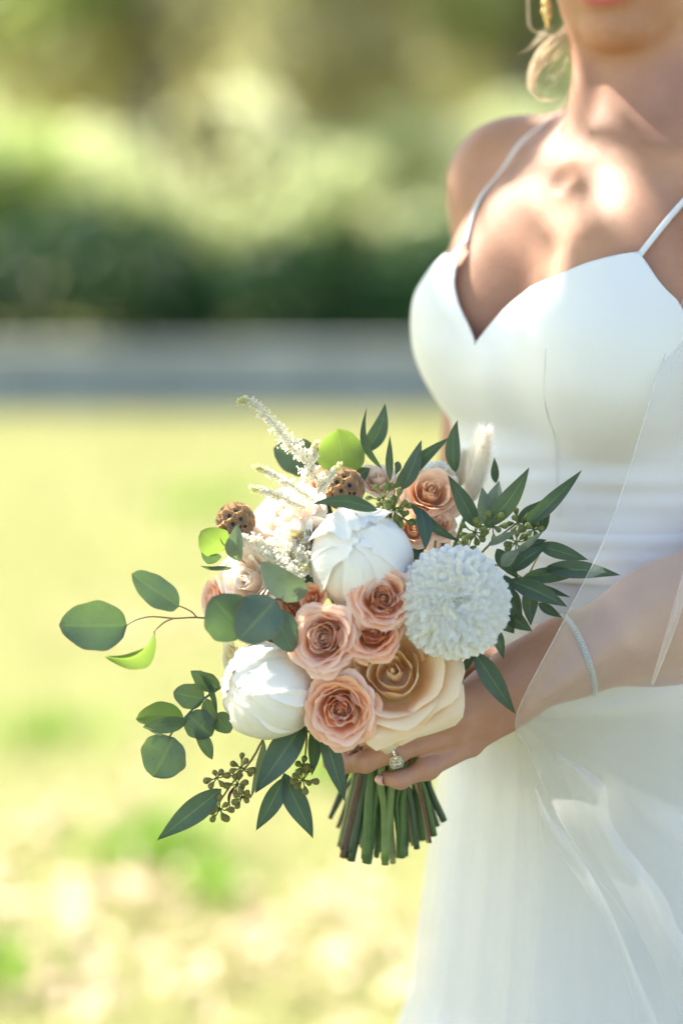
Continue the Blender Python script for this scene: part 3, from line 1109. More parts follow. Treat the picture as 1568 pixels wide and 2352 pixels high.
fold_band([((1270, 1730, 1.828), (1282, 1728, 1.826)), ((1300, 1800, 1.828), (1385, 1800, 1.826)), ((1350, 1930, 1.830), (1408, 1900, 1.826)), ((1420, 2050, 1.832), (1520, 2050, 1.828)), ((1480, 2170, 1.835), (1568, 2150, 1.83)), ((1560, 2330, 1.84), (1700, 2300, 1.835))], bow=.008)
# rolled edge of the veil
mb = MB()
mb.tube([P(q.x, q.y, q.z) for q in L_], .0004, 5)
mb.build('hem', M_HEM, veil)

# bracelet and ring
def bracelet():
    c = P(1325, 1510, 1.846)
    ax = (P(1420, 1470, 1.853) - P(1240, 1550, 1.84)).normalized()
    n0 = Vector((.22, -.95, .2)); n0 = (n0 - ax * n0.dot(ax)).normalized()
    s0 = ax.cross(n0)
    pts = []
    for i in range(64):
        w = 2 * math.pi * i / 64
        d = n0 * math.cos(w) + s0 * math.sin(w)
        p = c + d * .036 + ax * (.010 * math.sin(w) * -0.2)
        pts.append(p)
    pr = [arms[-1], arms[-2]]
    pts = [Vector(x) for x in project(pr, np.array([V3(p) for p in pts]), 5, .0022)]
    return pts, ax
bp, bax = bracelet()
def mat_mesh_chain():
    m, nt, N, L = nodes_of('mesh_bracelet')
    u, v, uv = uv_xy(nt)
    a = math_n(nt, 'SINE', math_n(nt, 'ADD', math_n(nt, 'MULTIPLY', u, 37.7), math_n(nt, 'MULTIPLY', v, 560.0)))
    b = math_n(nt, 'SINE', math_n(nt, 'SUBTRACT', math_n(nt, 'MULTIPLY', u, 37.7), math_n(nt, 'MULTIPLY', v, 560.0)))
    h = math_n(nt, 'MAXIMUM', a, b)
    col = ramp(nt, h, [(0.0, (.30, .34, .33)), (0.8, (.75, .80, .78))])
    finish(nt, col, 0.35, bump=h, bump_d=.0008, bump_s=.8, metallic=.6)
    return m
mb = MB(); mb.tube(bp + [bp[0]], .0026, 10, cap=False)
br = mb.build('bracelet', mat_mesh_chain(), person)
br['label'] = 'fine silver mesh bracelet round the wrist'
mb = MB(); k0 = min(range(64), key=lambda i: (bp[i] - P(1283, 1424, 1.86)).length)
mb.tube([bp[k0 - 1], bp[(k0 + 1) % 64]], .0036, 10)
mb.build('clasp', M_SILVER, br)

def ring():
    a, b = FING['ring'][0], FING['ring'][1]
    ax = (FING['ring'][1] - FING['ring'][0]).normalized()
    c = P(898, 1730, 1.779)
    axr = (FING['ring'][2] - FING['ring'][0]).normalized()
    axr = (axr + Vector((0, 0, -.0))).normalized()
    n0 = Vector((-.15, -.97, .0)); n0 = (n0 - axr * n0.dot(axr)).normalized(); s0 = axr.cross(n0)
    pr = [p for p in hand if p['t'] == 'c' and (np.allclose(p['a'], V3(FING['ring'][0])) or np.allclose(p['a'], V3(FING['ring'][1])))]
    pr += [prim_ell(FING['ring'][1], .0090, None, .006)]
    pts = []
    for i in range(40):
        w = 2 * math.pi * i / 40
        pts.append(c + (n0 * math.cos(w) + s0 * math.sin(w)) * .0105)
    pts = [Vector(x) for x in project(pr, np.array([V3(p) for p in pts]), 4, .0009)]
    pts = [p + axr * 0 for p in pts]
    rt_ = bpy.data.objects.new('ring', None); C.objects.link(rt_); rt_.empty_display_size = .01
    rt_.location = c
    rt_.parent = person; rt_.matrix_parent_inverse = world_matrix(person).inverted()
    rt_['label'] = 'engagement ring with a halo of small stones'
    mb = MB(); mb.tube(pts + [pts[0]], .0010, 8, cap=False)
    mb.build('band', M_SILVER, rt_)
    # stones: set on the front of the finger
    kq = max(range(40), key=lambda i: (pts[i] - c).normalized().dot(Vector((-.10, -.93, -.36))))
    n = (pts[kq] - c).normalized(); n = (n + Vector((-.10, -.25, 0))).normalized()
    f = pts[kq]
    t1 = (axr - n * axr.dot(n)).normalized(); t2 = n.cross(t1)
    top = f + n * .0032
    mb = MB()
    def stone(mb, c, r, h, k=8):
        vs = [tuple(c + n * h)]
        fs = []
        for i in range(k):
            w = 2 * math.pi * (i + .5) / k
            vs.append(tuple(c + (t1 * math.cos(w) + t2 * math.sin(w)) * r * .62 + n * h))
        for i in range(k):
            w = 2 * math.pi * (i + .5) / k
            vs.append(tuple(c + (t1 * math.cos(w) + t2 * math.sin(w)) * r))
        vs.append(tuple(c - n * r * .8))
        for i in range(k):
            j = (i + 1) % k
            fs += [(0, 1 + i, 1 + j), (1 + i, 1 + k + i, 1 + k + j, 1 + j), (1 + k + i, 1 + 2 * k, 1 + k + j)]
        mb.add(vs, fs)
    for (a_, b_) in ((-.0016, -.0016), (.0016, -.0016), (-.0016, .0016), (.0016, .0016)):
        stone(mb, top + t1 * a_ * 1.05 + t2 * b_ * 1.05, .0019, .0012)
    mb.build('diamond', M_GEM, rt_, smooth=False)
    mb = MB()
    for i in range(20):
        w = 2 * math.pi * i / 20
        cx_, sy_ = math.cos(w), math.sin(w)
        k = .0046 / max(abs(cx_), abs(sy_)) ** .75
        stone(mb, top - n * .0006 + t1 * cx_ * k + t2 * sy_ * k, .00085, .0005, 6)
    for i in [(kq + q) % 40 for q in list(range(3, 13)) + list(range(-12, -2))]:
        p = pts[i % 40]
        stone(mb, p + (p - c).normalized() * .001, .0008, .0004, 6)
    mb.build('halo_stones', M_GEM, rt_, smooth=False)
    mb = MB()
    mb.ball(top - n * .0022, (.0048, .0048, .0016), (t1, t2, n), nu=12, nv=6)
    for a_ in (-1, 1):
        for b_ in (-1, 1):
            mb.tube([top + t1 * a_ * .0034 + t2 * b_ * .0034 - n * .003, top + t1 * a_ * .0034 + t2 * b_ * .0034 + n * .0011], .0004, 5)
    mb.build('setting', M_GOLD, rt_)
ring()
# ------------------------------------------------------------------ bouquet
PX = 1.8 / FPX                                        # metres per photo pixel at the bouquet
M_WHITE_PETAL = mat_petal('white_peony_petal', (.90, .86, .79), (.93, .91, .87), (.94, .90, .80), .20, base=(.70, .72, .48))
M_MUM = mat_petal('white_mum_petal', (.92, .92, .87), (.95, .95, .93), (.95, .95, .90), .10, base=(.88, .90, .76), p0=.2, p1=.5)
M_CORAL = mat_petal('coral_petal', (.91, .42, .20), (.94, .68, .50), (.96, .52, .26), .34, p0=.45, p1=.97, base=(.60, .30, .08))
M_CORAL2 = mat_petal('pale_coral_petal', (.92, .52, .34), (.95, .80, .70), (.96, .62, .42), .34, p0=.45, p1=.95, base=(.66, .38, .12))
M_CHAMP = mat_petal('champagne_petal', (.90, .64, .36), (.94, .82, .62), (.95, .70, .40), .32, p0=.25, p1=.98, base=(.66, .52, .16))
M_PEACH = mat_petal('peach_petal', (.86, .50, .28), (.90, .70, .52), (.92, .60, .34), .36, base=(.74, .52, .26))
M_BLUSH = mat_petal('blush_petal', (.88, .70, .56), (.90, .83, .75), (.92, .72, .52), .40, base=(.74, .60, .36))
M_CREAM = mat_petal('cream_petal', (.84, .76, .50), (.88, .84, .66), (.84, .76, .42), .36, base=(.60, .66, .28))
M_STEM_COLS = [mat_plain('green_stem_a', (.050, .110, .030), (.080, .150, .045), rough=.42, scale=90, bump=.0006),
               mat_plain('green_stem_b', (.10, .17, .045), (.15, .22, .07), rough=.42, scale=90, bump=.0006),
               mat_plain('dark_stem', (.030, .060, .032), (.045, .085, .045), rough=.42, scale=90, bump=.0006),
               mat_plain('brown_stem', (.080, .045, .035), (.12, .08, .05), rough=.6, scale=90, bump=.0008),
               mat_plain('red_stem', (.16, .035, .035), (.12, .05, .04), rough=.4, scale=90, bump=.0006),
               mat_plain('pale_stem', (.24, .28, .12), (.30, .27, .15), rough=.5, scale=90, bump=.0006)]
M_EUC = mat_leaf('eucalyptus_leaf', (.074, .125, .116), (.118, .175, .152), (.16, .28, .06), .22, rim=(.22, .13, .09))
M_EUC_LIT = mat_leaf('lit_eucalyptus_leaf', (.085, .155, .075), (.13, .22, .09), (.24, .36, .05), .5, rim=(.30, .20, .10))  # lighter copy of the eucalyptus leaf, sunlight put into its colours
M_BABY = mat_leaf('baby_blue_leaf', (.085, .135, .115), (.12, .18, .15), (.24, .38, .08), .30, rim=(.25, .12, .12), spots=True)
M_WILLOW = mat_leaf('seeded_eucalyptus_leaf', (.056, .104, .088), (.090, .145, .118), (.14, .26, .05), .20, rim=(.20, .10, .06), rough=.36)
M_SILVER_LEAF = mat_leaf('silver_leaf', (.20, .26, .22), (.30, .36, .31), (.25, .36, .14), .25, rough=.55)
M_POD = mat_plain('seed_pod', (.11, .16, .035), (.20, .22, .05), rough=.42, scale=130, bump=.0008)
M_POD_B = mat_plain('brown_seed_pod', (.14, .14, .03), (.24, .21, .05), rough=.5, scale=130, bump=.0008)
M_TWIG = mat_plain('twig', (.16, .15, .05), (.26, .18, .07), rough=.5, scale=120, bump=.0005)
M_YTWIG = mat_plain('yellow_twig', (.36, .27, .05), (.42, .30, .08), rough=.45, scale=120)

BIND = P(893, 1745, 1.853)
_used_end = []
stem_rng = random.Random(11)
STEM_ENDS = [  # px, py, depth, radius px, material
    (758, 1884, 1.875, 7, 2), (781, 1946, 1.860, 9, 1), (789, 1966, 1.845, 11, 3), (806, 1972, 1.842, 12, 2), (822, 1940, 1.875, 10, 0), (842, 1983, 1.838, 15, 0),
    (864, 1968, 1.850, 9, 0), (884, 1984, 1.832, 12, 1), (893, 1938, 1.868, 10, 2), (921, 1976, 1.840, 11, 0), (931, 1960, 1.855, 9, 2), (957, 1956, 1.838, 10, 2),
    (984, 1949, 1.842, 8, 5), (988, 1946, 1.834, 5, 4), (996, 1922, 1.846, 12, 0), (1019, 1886, 1.858, 12, 2), (912, 1962, 1.872, 8, 1), (972, 1935, 1.872, 10, 0),
    (1004, 1908, 1.868, 9, 2), (850, 1950, 1.885, 9, 1), (795, 1930, 1.885, 8, 2), (875, 1952, 1.890, 8, 0), (940, 1944, 1.888, 8, 2), (960, 1925, 1.892, 9, 0),
    (830, 1962, 1.860, 7, 5), (902, 1979, 1.846, 8, 5), (776, 1915, 1.890, 6, 3), (948, 1951, 1.850, 7, 5), (858, 1930, 1.900, 8, 2), (915, 1940, 1.900, 8, 2),
    (880, 1930, 1.905, 8, 1), (835, 1925, 1.905, 8, 0)]
_si = [0]
def add_stem(parent, top, via=None, r_top=None):
    """from the flower down through the hand to the cut end"""
    i = _si[0]; _si[0] += 1
    px, py, y, r, mi = STEM_ENDS[i % len(STEM_ENDS)]
    end = P(px, py + stem_rng.uniform(-16, 8), y)
    bx = 893 + (px - 893) * .60
    b = P(bx, 1745, 1.853 + (y - 1.858) * .75)
    top = Vector(top)
    jx = stem_rng.uniform(-.0025, .0025); jy = stem_rng.uniform(-.002, .002)
    b = b + Vector((jx, jy, 0)); mid2 = b.lerp(end, .5) + Vector((stem_rng.uniform(-.0022, .0022), 0, 0))
    m1 = top.lerp(b, .55) + Vector((0, .012, .0))
    pts = smooth_path(([top] + ([via] if via is not None else []) + [m1, b, mid2, end]), 24)
    rr = r * PX * stem_rng.uniform(.66, 1.02)
    rad = [rr * (.55 + .45 * min(1, k / (len(pts) * .6))) for k in range(len(pts))]
    mb = MB(); mb.tube(pts, rad, 9)
    # a node or two on the stem
    o = mb.build('stem', M_STEM_COLS[mi], parent)
    return o

def petal_grid(fn, nu=9, nv=8):
    verts, uvs, faces = [], [], []
    for j in range(nv + 1):
        for i in range(nu + 1):
            u = i / nu * 2 - 1; v = j / nv
            verts.append(fn(u, v)); uvs.append((i / nu, v))
    for j in range(nv):
        for i in range(nu):
            a = j * (nu + 1) + i
            faces.append((a, a + 1, a + nu + 2, a + nu + 1))
    return verts, faces, uvs

def add_petal(parent, fn, M, org, mat, nu=9, nv=8, thick=.0005):
    vs, fs, us = petal_grid(fn, nu, nv)
    vs = [tuple(org + M @ Vector(v)) for v in vs]
    o = mesh_obj('petal', vs, fs, mat, parent, True, us)
    return o

def rotm(n, spin=0.0):
    x, y, z = frame_from(n)
    m = Matrix((x, y, z)).transposed()
    return m @ Matrix.Rotation(spin, 3, 'Z')

def rose(label, px, py, y, rpx, nrm, mat, N=24, open_=72, group='roses in the bouquet', seed=0, tight=7, pointed=.0, sx=1.0, name='rose', cat='rose', depth=.62, stem=True, curl=1.0, mats=None, wob=.05, w0=1.75, bud=.38, budr=.20):
    r = random.Random(seed)
    R = rpx * PX
    nrm = Vector(nrm).normalized()
    M = rotm(nrm, r.uniform(0, 6))
    c = P(px, py, y)
    org = c - nrm * R * depth
    th = thing(name, org, label, cat, group)
    for k in range(N):
        t = k / (N - 1)
        fi = bud                                         # share of petals that stay wrapped round the heart
        core = k < 3
        if t < fi:
            q_ = t / fi
            a = R_(3 + 11 * q_); L = R * (.78 + .04 * q_); rb = R * (.02 + budr * q_); w = 1.9 - .5 * q_
        else:
            q_ = (t - fi) / (1 - fi)
            a = R_(tight + 5 + (open_ - tight - 5) * q_ ** .85); L = R * (.76 + .26 * q_); rb = R * (.06 + budr - .06 * q_); w = w0 * (.80 - .28 * q_)
        phi = k * R_(137.5) + r.uniform(-.3, .3)
        cu = R_(r.uniform(6, 18) + 50 * t ** 1.5) * curl
        ru = (.35 + t) * wob * R
        f1, f2, f3 = r.uniform(0, 6), r.uniform(0, 6), r.uniform(0, 6)
        tw = .10 if t < fi else r.uniform(.03, .08)
        if core: w = 2.6; a = R_(1 + 2 * k); rb = R * (.01 + .02 * k); tw = .5
        ecc = r.uniform(-.35, .35)
        roll = (.10 + .22 * r.random()) * (t ** 1.5) * (2.4 if pointed else 1)
        def fn(u, v, L=L, a=a, phi=phi, w=w, cu=cu, ru=ru, f1=f1, f2=f2, f3=f3, tw=tw, t=t, ecc=ecc, core=core, rb=rb, fi=fi, roll=roll):
            vm = v * (1 - .20 * abs(u) ** 3 + pointed * (t ** 2) * max(0, 1 - abs(u - ecc * .5) * 2.0) ** 1.3)
            vm *= 1 + .035 * math.sin(u * 5 + f3) * v
            rho, z = rb, 0.0
            n = 12
            for q in range(n):
                s = min(.999, (q + .5) / n * vm)
                psi = a + (R_(70) - a) * (1 - s) ** 5
                if t < fi:
                    if s > .55: psi -= R_(26 if core else 16) * (s - .55) / .45
                    if s > .90 and not core: psi += R_(40)
                elif s > .66: psi += cu * ((s - .66) / .34) ** 1.4 * (1 + .35 * abs(u))
                rho += math.sin(psi) * L * vm / n * (.5 if t < fi else 1)
                z += math.cos(psi) * L * vm / n
            rho *= 1 + tw * u
            wv = w * (.55 + .45 * math.sin(min(1, v * 1.25) * math.pi / 2))
            an = phi + u * wv
            z += ru * v * v * (math.sin(u * 4.0 + f1) * .8 + .35 * math.sin(u * 9 + f2)) - roll * R * abs(u) ** 3 * v * v
            rho += ru * v * v * (math.sin(u * 5.2 + f2) * .8 + .3 * math.sin(u * 11 + f1))
            rho = max(rho, .002 * R)
            return (rho * math.cos(an) * sx, rho * math.sin(an), z)
        add_petal(th, fn, M, org, (mats[k % len(mats)] if mats else mat), nu=13 if rpx > 50 else 9, nv=11 if rpx > 50 else 8)
    mb = MB()
    X_, Y_ = M.col[0].copy(), M.col[1].copy()
    mb.ball(org + nrm * R * .04, (R * (.06 + budr), R * (.06 + budr), R * .14), (X_, Y_, nrm), 12, 6)
    mb.ball(org + nrm * R * .40, (R * .055, R * .05, R * .42), (X_, Y_, nrm), 8, 6)
    mb.build('flower_heart', mats[0] if mats else mat, th)
    mb = MB()
    mb.ball(org - nrm * R * .22, (R * .18, R * .18, R * .20), (M.col[0].copy(), M.col[1].copy(), nrm), 8, 6)
    for q in range(5):
        w_ = q * R_(72)
        d = M @ Vector((math.cos(w_), math.sin(w_), 0))
        b0 = org; p1 = org + d * R * .20 - nrm * R * .12; p2 = org + d * R * .36 - nrm * R * .34
        mb.tube([b0, p1, p2], [R * .09, R * .07, .0003], 5)
    mb.build('calyx', M_STEM_COLS[0], th)
    if stem: add_stem(th, org - nrm * R * .2)
    return th

def peony(label, px, py, y, rpx, nrm, N=15, seed=0, open_top=22, squash=1.0, group='white peonies in the bouquet', gap=0.0, rz=1.0):
    r = random.Random(seed)
    R = rpx * PX
    nrm = Vector(nrm).normalized()
    M = rotm(nrm, r.uniform(0, 6))
    c = P(px, py, y)
    th = thing('peony', c - nrm * R, label, 'peony', group)
    for k in range(N):
        t = k / (N - 1)
        rr = R * (.78 + .22 * t)
        thc = R_(open_top + 52 * t ** .8 + r.uniform(-6, 6))
        phi = k * R_(137.5) + r.uniform(-.3, .3)
        if gap and abs(((phi - gap + math.pi) % (2 * math.pi)) - math.pi) < .55 and t < .8: phi += 1.0
        wd = R_(r.uniform(58, 70)) * (.75 + .25 * t); ht = R_(r.uniform(62, 74)) * (.75 + .35 * t)
        fr = [r.uniform(0, 6) for _ in range(6)]
        fl = r.uniform(0, .13)
        d0 = Vector((math.sin(thc) * math.cos(phi), math.sin(thc) * math.sin(phi), math.cos(thc)))
        up = (Vector((0, 0, 1)) - d0 * d0.z).normalized(); sd = d0.cross(up)
        def fn(u, v, rr=rr, wd=wd, ht=ht, fr=fr, fl=fl, d0=d0, up=up, sd=sd):
            y = (v * 2 - 1)
            edge = 1 + (.06 * math.sin(u * 5 + fr[0]) + .045 * math.sin(u * 11 + fr[1]) + .028 * math.sin(u * 23 + fr[2]))
            hh = ht * (1 - .42 * abs(u) ** 2.2 * (1 if v > .5 else .6)) * (edge if v > .5 else 1)
            ww = wd * (.55 + .45 * math.sin(math.pi * min(1, v * .80 + .08)))
            a, b = u * ww, y * hh
            an = math.hypot(a, b) + 1e-6
            dirt = sd * (a / an) + up * (b / an)
            q = d0 * math.cos(an) + dirt * math.sin(an)
            e = max(abs(u), abs(y)) ** 4
            ra = rr * (1 + fl * e + .016 * math.sin(u * 4 + fr[3]) * v + .010 * math.sin(u * 9 + y * 4 + fr[4]) + .007 * math.sin(u * 21 + fr[5]) * v + .018 * e * math.sin(u * 9 + fr[2]) + .02 * u * (1 - abs(y)))
            return (ra * q.x, ra * q.y, ra * q.z * rz)
        add_petal(th, fn, M, c, M_WHITE_PETAL, nu=24, nv=18)
    if gap:                                            # ruffled inner petals that show in the opening
        for k in range(14):
            rr = R * r.uniform(.35, .74)
            phi = r.uniform(0, 6.28)
            fr = [r.uniform(0, 6) for _ in range(3)]
            def fn(u, v, rr=rr, phi=phi, fr=fr):
                al = R_(120) + (R_(12) - R_(120)) * v * (1 + .12 * math.sin(u * 6 + fr[0]))
                an = phi + u * .8
                ra = rr * (1 + .10 * v * v * math.sin(u * 8 + fr[1]))
                return (ra * math.sin(al) * math.cos(an), ra * math.sin(al) * math.sin(an), ra * math.cos(al))
            add_petal(th, fn, M, c, M_WHITE_PETAL, nu=9, nv=6)
    mb = MB()
    for q in range(5):
        w_ = q * R_(72)
        d = M @ Vector((math.cos(w_), math.sin(w_), 0))
        mb.tube([c - nrm * R * 1.0, c - nrm * R * .93 + d * R * .4, c - nrm * R * .72 + d * R * .74], [R * .12, R * .14, .001], 6)
    mb.build('sepal', M_STEM_COLS[1], th)
    add_stem(th, c - nrm * R * .95)
    return th

def flower_dir(px, py, y, pull=1.0):
    return (P(px, py, y) - P(850, 1480, 2.0)).normalized()

# --- chrysanthemum: 300 separate petals, each kind of petal shared
def mum():
    px, py, y, R = 1040, 1384, 1.768, .0366
    c = P(px, py, y)
    nrm = (Vector((.06, -.97, .17))).normalized()
    M = rotm(nrm, .4)
    th = thing('chrysanthemum', c - nrm * R, 'round white chrysanthemum with hundreds of short petals, beside the white peony', 'chrysanthemum', None)
    r = random.Random(5)
    metas = []; metas_raw = []
    for q in range(5):
        cup = r.uniform(.25, .5); bend = r.uniform(.16, .30)
        def fn(u, v, cup=cup, bend=bend, q=q):
            w = .095 * (.55 + .75 * math.sin(min(1, v * 1.05) * math.pi * .62)) * (1 if v < .8 else math.sqrt(max(0.04, 1 - ((v - .8) / .2) ** 2 * .92)))
            x = u * w
            return (x, v * .62, bend * v * v - .012 + cup * u * u * w * 1.6 + .01 * q * v * u)
        vs, fs, us = petal_grid(fn, 4, 5)
        me = bpy.data.meshes.new('petal'); me.from_pydata(vs, [], fs); me.materials.append(M_MUM)
        me.polygons.foreach_set('use_smooth', [True] * len(me.polygons))
        ul = me.uv_layers.new(name='UVMap'); li = np.empty(len(me.loops), dtype=np.int32); me.loops.foreach_get('vertex_index', li)
        ul.data.foreach_set('uv', np.asarray(us, dtype=np.float32)[li].ravel())
        metas.append(me); metas_raw.append((vs, fs, us))
    N = 860
    stuffm = MB()
    kept = 0
    for k in range(N):
        f = (k + .5) / N
        ct = 1 - f * 1.55
        al = math.acos(max(-1, min(1, ct)))
        ph = k * R_(137.508) + r.gauss(0, .06)
        al2 = al + r.gauss(0, .02)
        d = Vector((math.sin(al2) * math.cos(ph), math.sin(al2) * math.sin(ph), math.cos(al2)))
        toward = Vector((0, 0, 1)) - d * d.z
        if toward.length < .05: toward = Vector((math.cos(ph + 1), math.sin(ph + 1), 0))
        toward.normalize()
        dd = (d + toward * (-.55 - r.uniform(0, .35)) * min(1, .25 + al / .6) + d.cross(toward) * r.uniform(-.10, .10)).normalized()
        zc = (toward - dd * toward.dot(dd)).normalized()
        xs = dd.cross(zc)
        s = R * (.56 + r.gauss(0, .03)) * (1 if al > .45 else .80 + .20 * al / .45)
        if al > 1.15: s *= 1 + .06 * r.random()
        W = M @ Matrix((xs, dd, zc)).transposed()
        loc = c + M @ (d * (R * .78))
        if .80 < al < 1.62 and kept < 300:
            kept += 1
            o = bpy.data.objects.new('petal', metas[r.randrange(5)])
            C.objects.link(o); o.parent = th
            o.matrix_parent_inverse = world_matrix(th).inverted()
            m4 = Matrix.Translation(loc) @ (W * s).to_4x4()
            o.location, q_, sc_ = m4.decompose()
            o.rotation_euler = q_.to_euler(); o.scale = sc_
        else:
            q_ = metas_raw[r.randrange(5)]
            stuffm.add([tuple(loc + W @ (Vector(v) * s)) for v in q_[0]], q_[1], q_[2])
    stuffm.build('small_petals', M_MUM, th)['kind'] = 'stuff'
    mb = MB()
    mb.ball(c - nrm * R * .02, R * .84, nu=20, nv=16)
    mb.build('flower_head', M_MUM, th)
    mb = MB()
    for q in range(9):
        w_ = q * 2.4; rr = R * .03 * math.sqrt(q)
        d = M @ Vector((rr * math.cos(w_) * 1.5 - R * .04, rr * math.sin(w_) * 1.5 + R * .02, R * .97))
        mb.ball(c + d, (R * .018, R * .018, R * .05), (M.col[0].copy(), M.col[1].copy(), nrm), 6, 4)
    mb.build('flower_eye', M_POD, th)
    add_stem(th, c - nrm * R * .6)
mum()

peony('large closed white peony at the middle of the bouquet, above the coral roses', 828, 1283, 1.790, 122, (-.08, -.80, .55), N=17, seed=21, open_top=26, rz=.98)
peony('white peony low on the left of the bouquet, opening on its left side', 622, 1585, 1.785, 112, (-.62, -.66, .22), N=15, seed=33, open_top=34, gap=2.2, rz=1.05)

rose('large champagne beige rose with pointed petals, hanging over the fingers', 902, 1546, 1.765, 130, (-.10, -.86, .42), M_CHAMP, N=23, open_=80, seed=8, tight=8, pointed=.30, depth=.50, group=None, curl=1.6, wob=.06, bud=.34, budr=.32, w0=1.6)
SG = 'coral spray roses in the bouquet'
rose('pale pinkish coral spray rose at the upper left of the champagne rose', 742, 1466, 1.752, 76, (-.22, -.95, .15), M_CORAL2, N=40, open_=58, seed=2, group=SG, tight=5, wob=.085, bud=.5, budr=.34, depth=.55, sx=.9)
rose('coral spray rose directly above the heart of the champagne rose', 856, 1446, 1.752, 64, (-.02, -.90, .42), M_CORAL, N=36, open_=58, seed=3, group=SG, tight=5, wob=.085, bud=.5, budr=.34, depth=.55)
rose('coral spray rose tucked between the white peony and the chrysanthemum', 880, 1372, 1.752, 66, (.10, -.93, .30), M_CORAL, N=36, open_=60, seed=4, group=SG, tight=5, wob=.085, bud=.5, budr=.34, depth=.55, mats=[M_CORAL, M_CORAL2])
rose('lowest coral spray rose, hanging beside the ring finger', 780, 1632, 1.752, 76, (-.15, -.97, -.02), M_CORAL, N=40, open_=60, seed=6, group=SG, tight=5, wob=.085, bud=.5, budr=.34, depth=.55, mats=[M_CORAL, M_CORAL, M_CORAL2])
rose('small half-open deep coral rose bud under the white peony', 716, 1372, 1.772, 36, (-.35, -.85, .30), M_CORAL, N=14, open_=46, seed=9, group=SG, tight=5)
rose('pink and coral rose at the left edge behind the round leaves', 478, 1372, 1.815, 50, (-.85, -.45, .15), M_CORAL2, N=18, open_=62, seed=12, group=None)
rose('peach rose behind the slender leaves at the upper right of the bouquet', 990, 1125, 1.835, 72, (.12, -.70, .62), M_PEACH, N=24, open_=72, seed=14, group='peach roses at the top of the bouquet')
rose('small peach spray rose below the larger peach rose', 950, 1212, 1.815, 46, (.10, -.80, .55), M_PEACH, N=20, open_=66, seed=15, group='peach roses at the top of the bouquet')
rose('small peach rose bud against the leaves above the chrysanthemum', 1012, 1200, 1.822, 42, (.22, -.80, .50), M_PEACH, N=18, open_=60, seed=16, group='peach roses at the top of the bouquet')
rose('blush rose at the top of the bouquet behind the astilbe', 742, 1098, 1.850, 60, (-.12, -.55, .80), M_PEACH, N=20, open_=66, seed=17, group=None, mats=[M_PEACH, M_BLUSH])
rose('pale blush rose at the top between the brown scabiosa pod and slender leaves', 868, 1095, 1.860, 52, (.02, -.60, .78), M_BLUSH, N=20, open_=68, seed=27, group=None)
rose('sunlit creamy white rose at the upper left of the bouquet', 648, 1176, 1.820, 96, (-.38, -.55, .72), M_BLUSH, N=22, open_=70, seed=18, group=None, mats=[M_BLUSH, M_WHITE_PETAL])
rose('pale blush rose at the left, above the three round leaves', 562, 1330, 1.795, 90, (-.62, -.72, .28), M_BLUSH, N=22, open_=58, seed=19, group=None, mats=[M_BLUSH, M_WHITE_PETAL])
rose('half-open cream and green rose bud at the left, above the low peony', 524, 1508, 1.818, 42, (-.85, -.45, .10), M_CREAM, N=14, open_=50, seed=20, group=None)
rose('ruffled cream carnation left of the large peony, under the astilbe', 690, 1240, 1.792, 72, (-.30, -.80, .50), M_CREAM, N=34, open_=84, seed=22, group=None, name='carnation', cat='carnation', tight=4, wob=.22, mats=[M_CREAM, M_BLUSH, M_WHITE_PETAL], w0=1.3)
rose('small peach rose showing between the round leaves and the pale coral rose', 668, 1392, 1.782, 44, (-.20, -.92, .20), M_PEACH, N=18, open_=66, seed=23, group=None)
rose('small white flower behind the peach rose, against the dress', 1012, 1078, 1.865, 42, (.15, -.55, .80), M_WHITE_PETAL, N=18, open_=74, seed=24, group=None, name='small_flower', cat='flower', wob=.16)
rose('champagne rose half hidden under the chrysanthemum', 960, 1470, 1.790, 70, (.30, -.85, -.05), M_CHAMP, N=16, open_=72, seed=25, group=None)

# --- leaves
def wshape(kind, s):
    s = min(.99999, max(.00001, s))
    if kind == 'round': return math.sin(math.pi * s ** .85) ** .55
    if kind == 'oval': return math.sin(math.pi * s ** .80) ** .75
    if kind == 'drop': return math.sin(math.pi * s ** 1.25) ** .85
    if kind == 'lance': return (math.sin(math.pi * s ** .78) ** .95) * (1 - .15 * s)
    return math.sin(math.pi * s) ** 1.0

lr = random.Random(77)
def leaf(parent, b, t, w, kind='lance', mat=None, tilt=0.0, bend=.06, fold=.12, nu=8, nv=14, sway=0.0, stalk=0.0, twist=0.0, name='leaf', curl=0.0):
    b = P(*b) if not isinstance(b, Vector) else b
    t = P(*t) if not isinstance(t, Vector) else t
    ax = t - b; Ln = ax.length; axn = ax / Ln
    view = (CAM - (b + t) / 2).normalized()
    n = (view - axn * view.dot(axn)).normalized()
    side = axn.cross(n)
    W = w * PX * .5
    ph = lr.uniform(0, 6); wav = lr.uniform(.02, .10)
    if not twist: twist = lr.uniform(-.45, .45)
    if not curl: curl = lr.uniform(-.10, .28)
    bend = bend + lr.uniform(-.04, .12)
    def fn(u, v):
        a = tilt + twist * (v - .3)
        s_ = side * math.cos(a) + n * math.sin(a)
        n_ = n * math.cos(a) - side * math.sin(a)
        ww = W * max(0, wshape(kind, min(1, max(0, v))))
        if kind in ('round', 'oval') : ww *= 1 + .03 * math.sin(v * 17 + ph + u * 2)
        p = b + axn * (Ln * v) + s_ * (u * ww) + n_ * (bend * Ln * 4 * v * (1 - v) * .5 + fold * abs(u) * ww + curl * u * u * ww - W * wav * math.sin(v * 9 + ph) * abs(u)) \
            + side * (sway * Ln * math.sin(math.pi * v))
        return tuple(p)
    vs, fs, us = petal_grid(fn, nu, nv)
    o = mesh_obj(name, vs, fs, mat or M_WILLOW, parent, True, us)
    return o

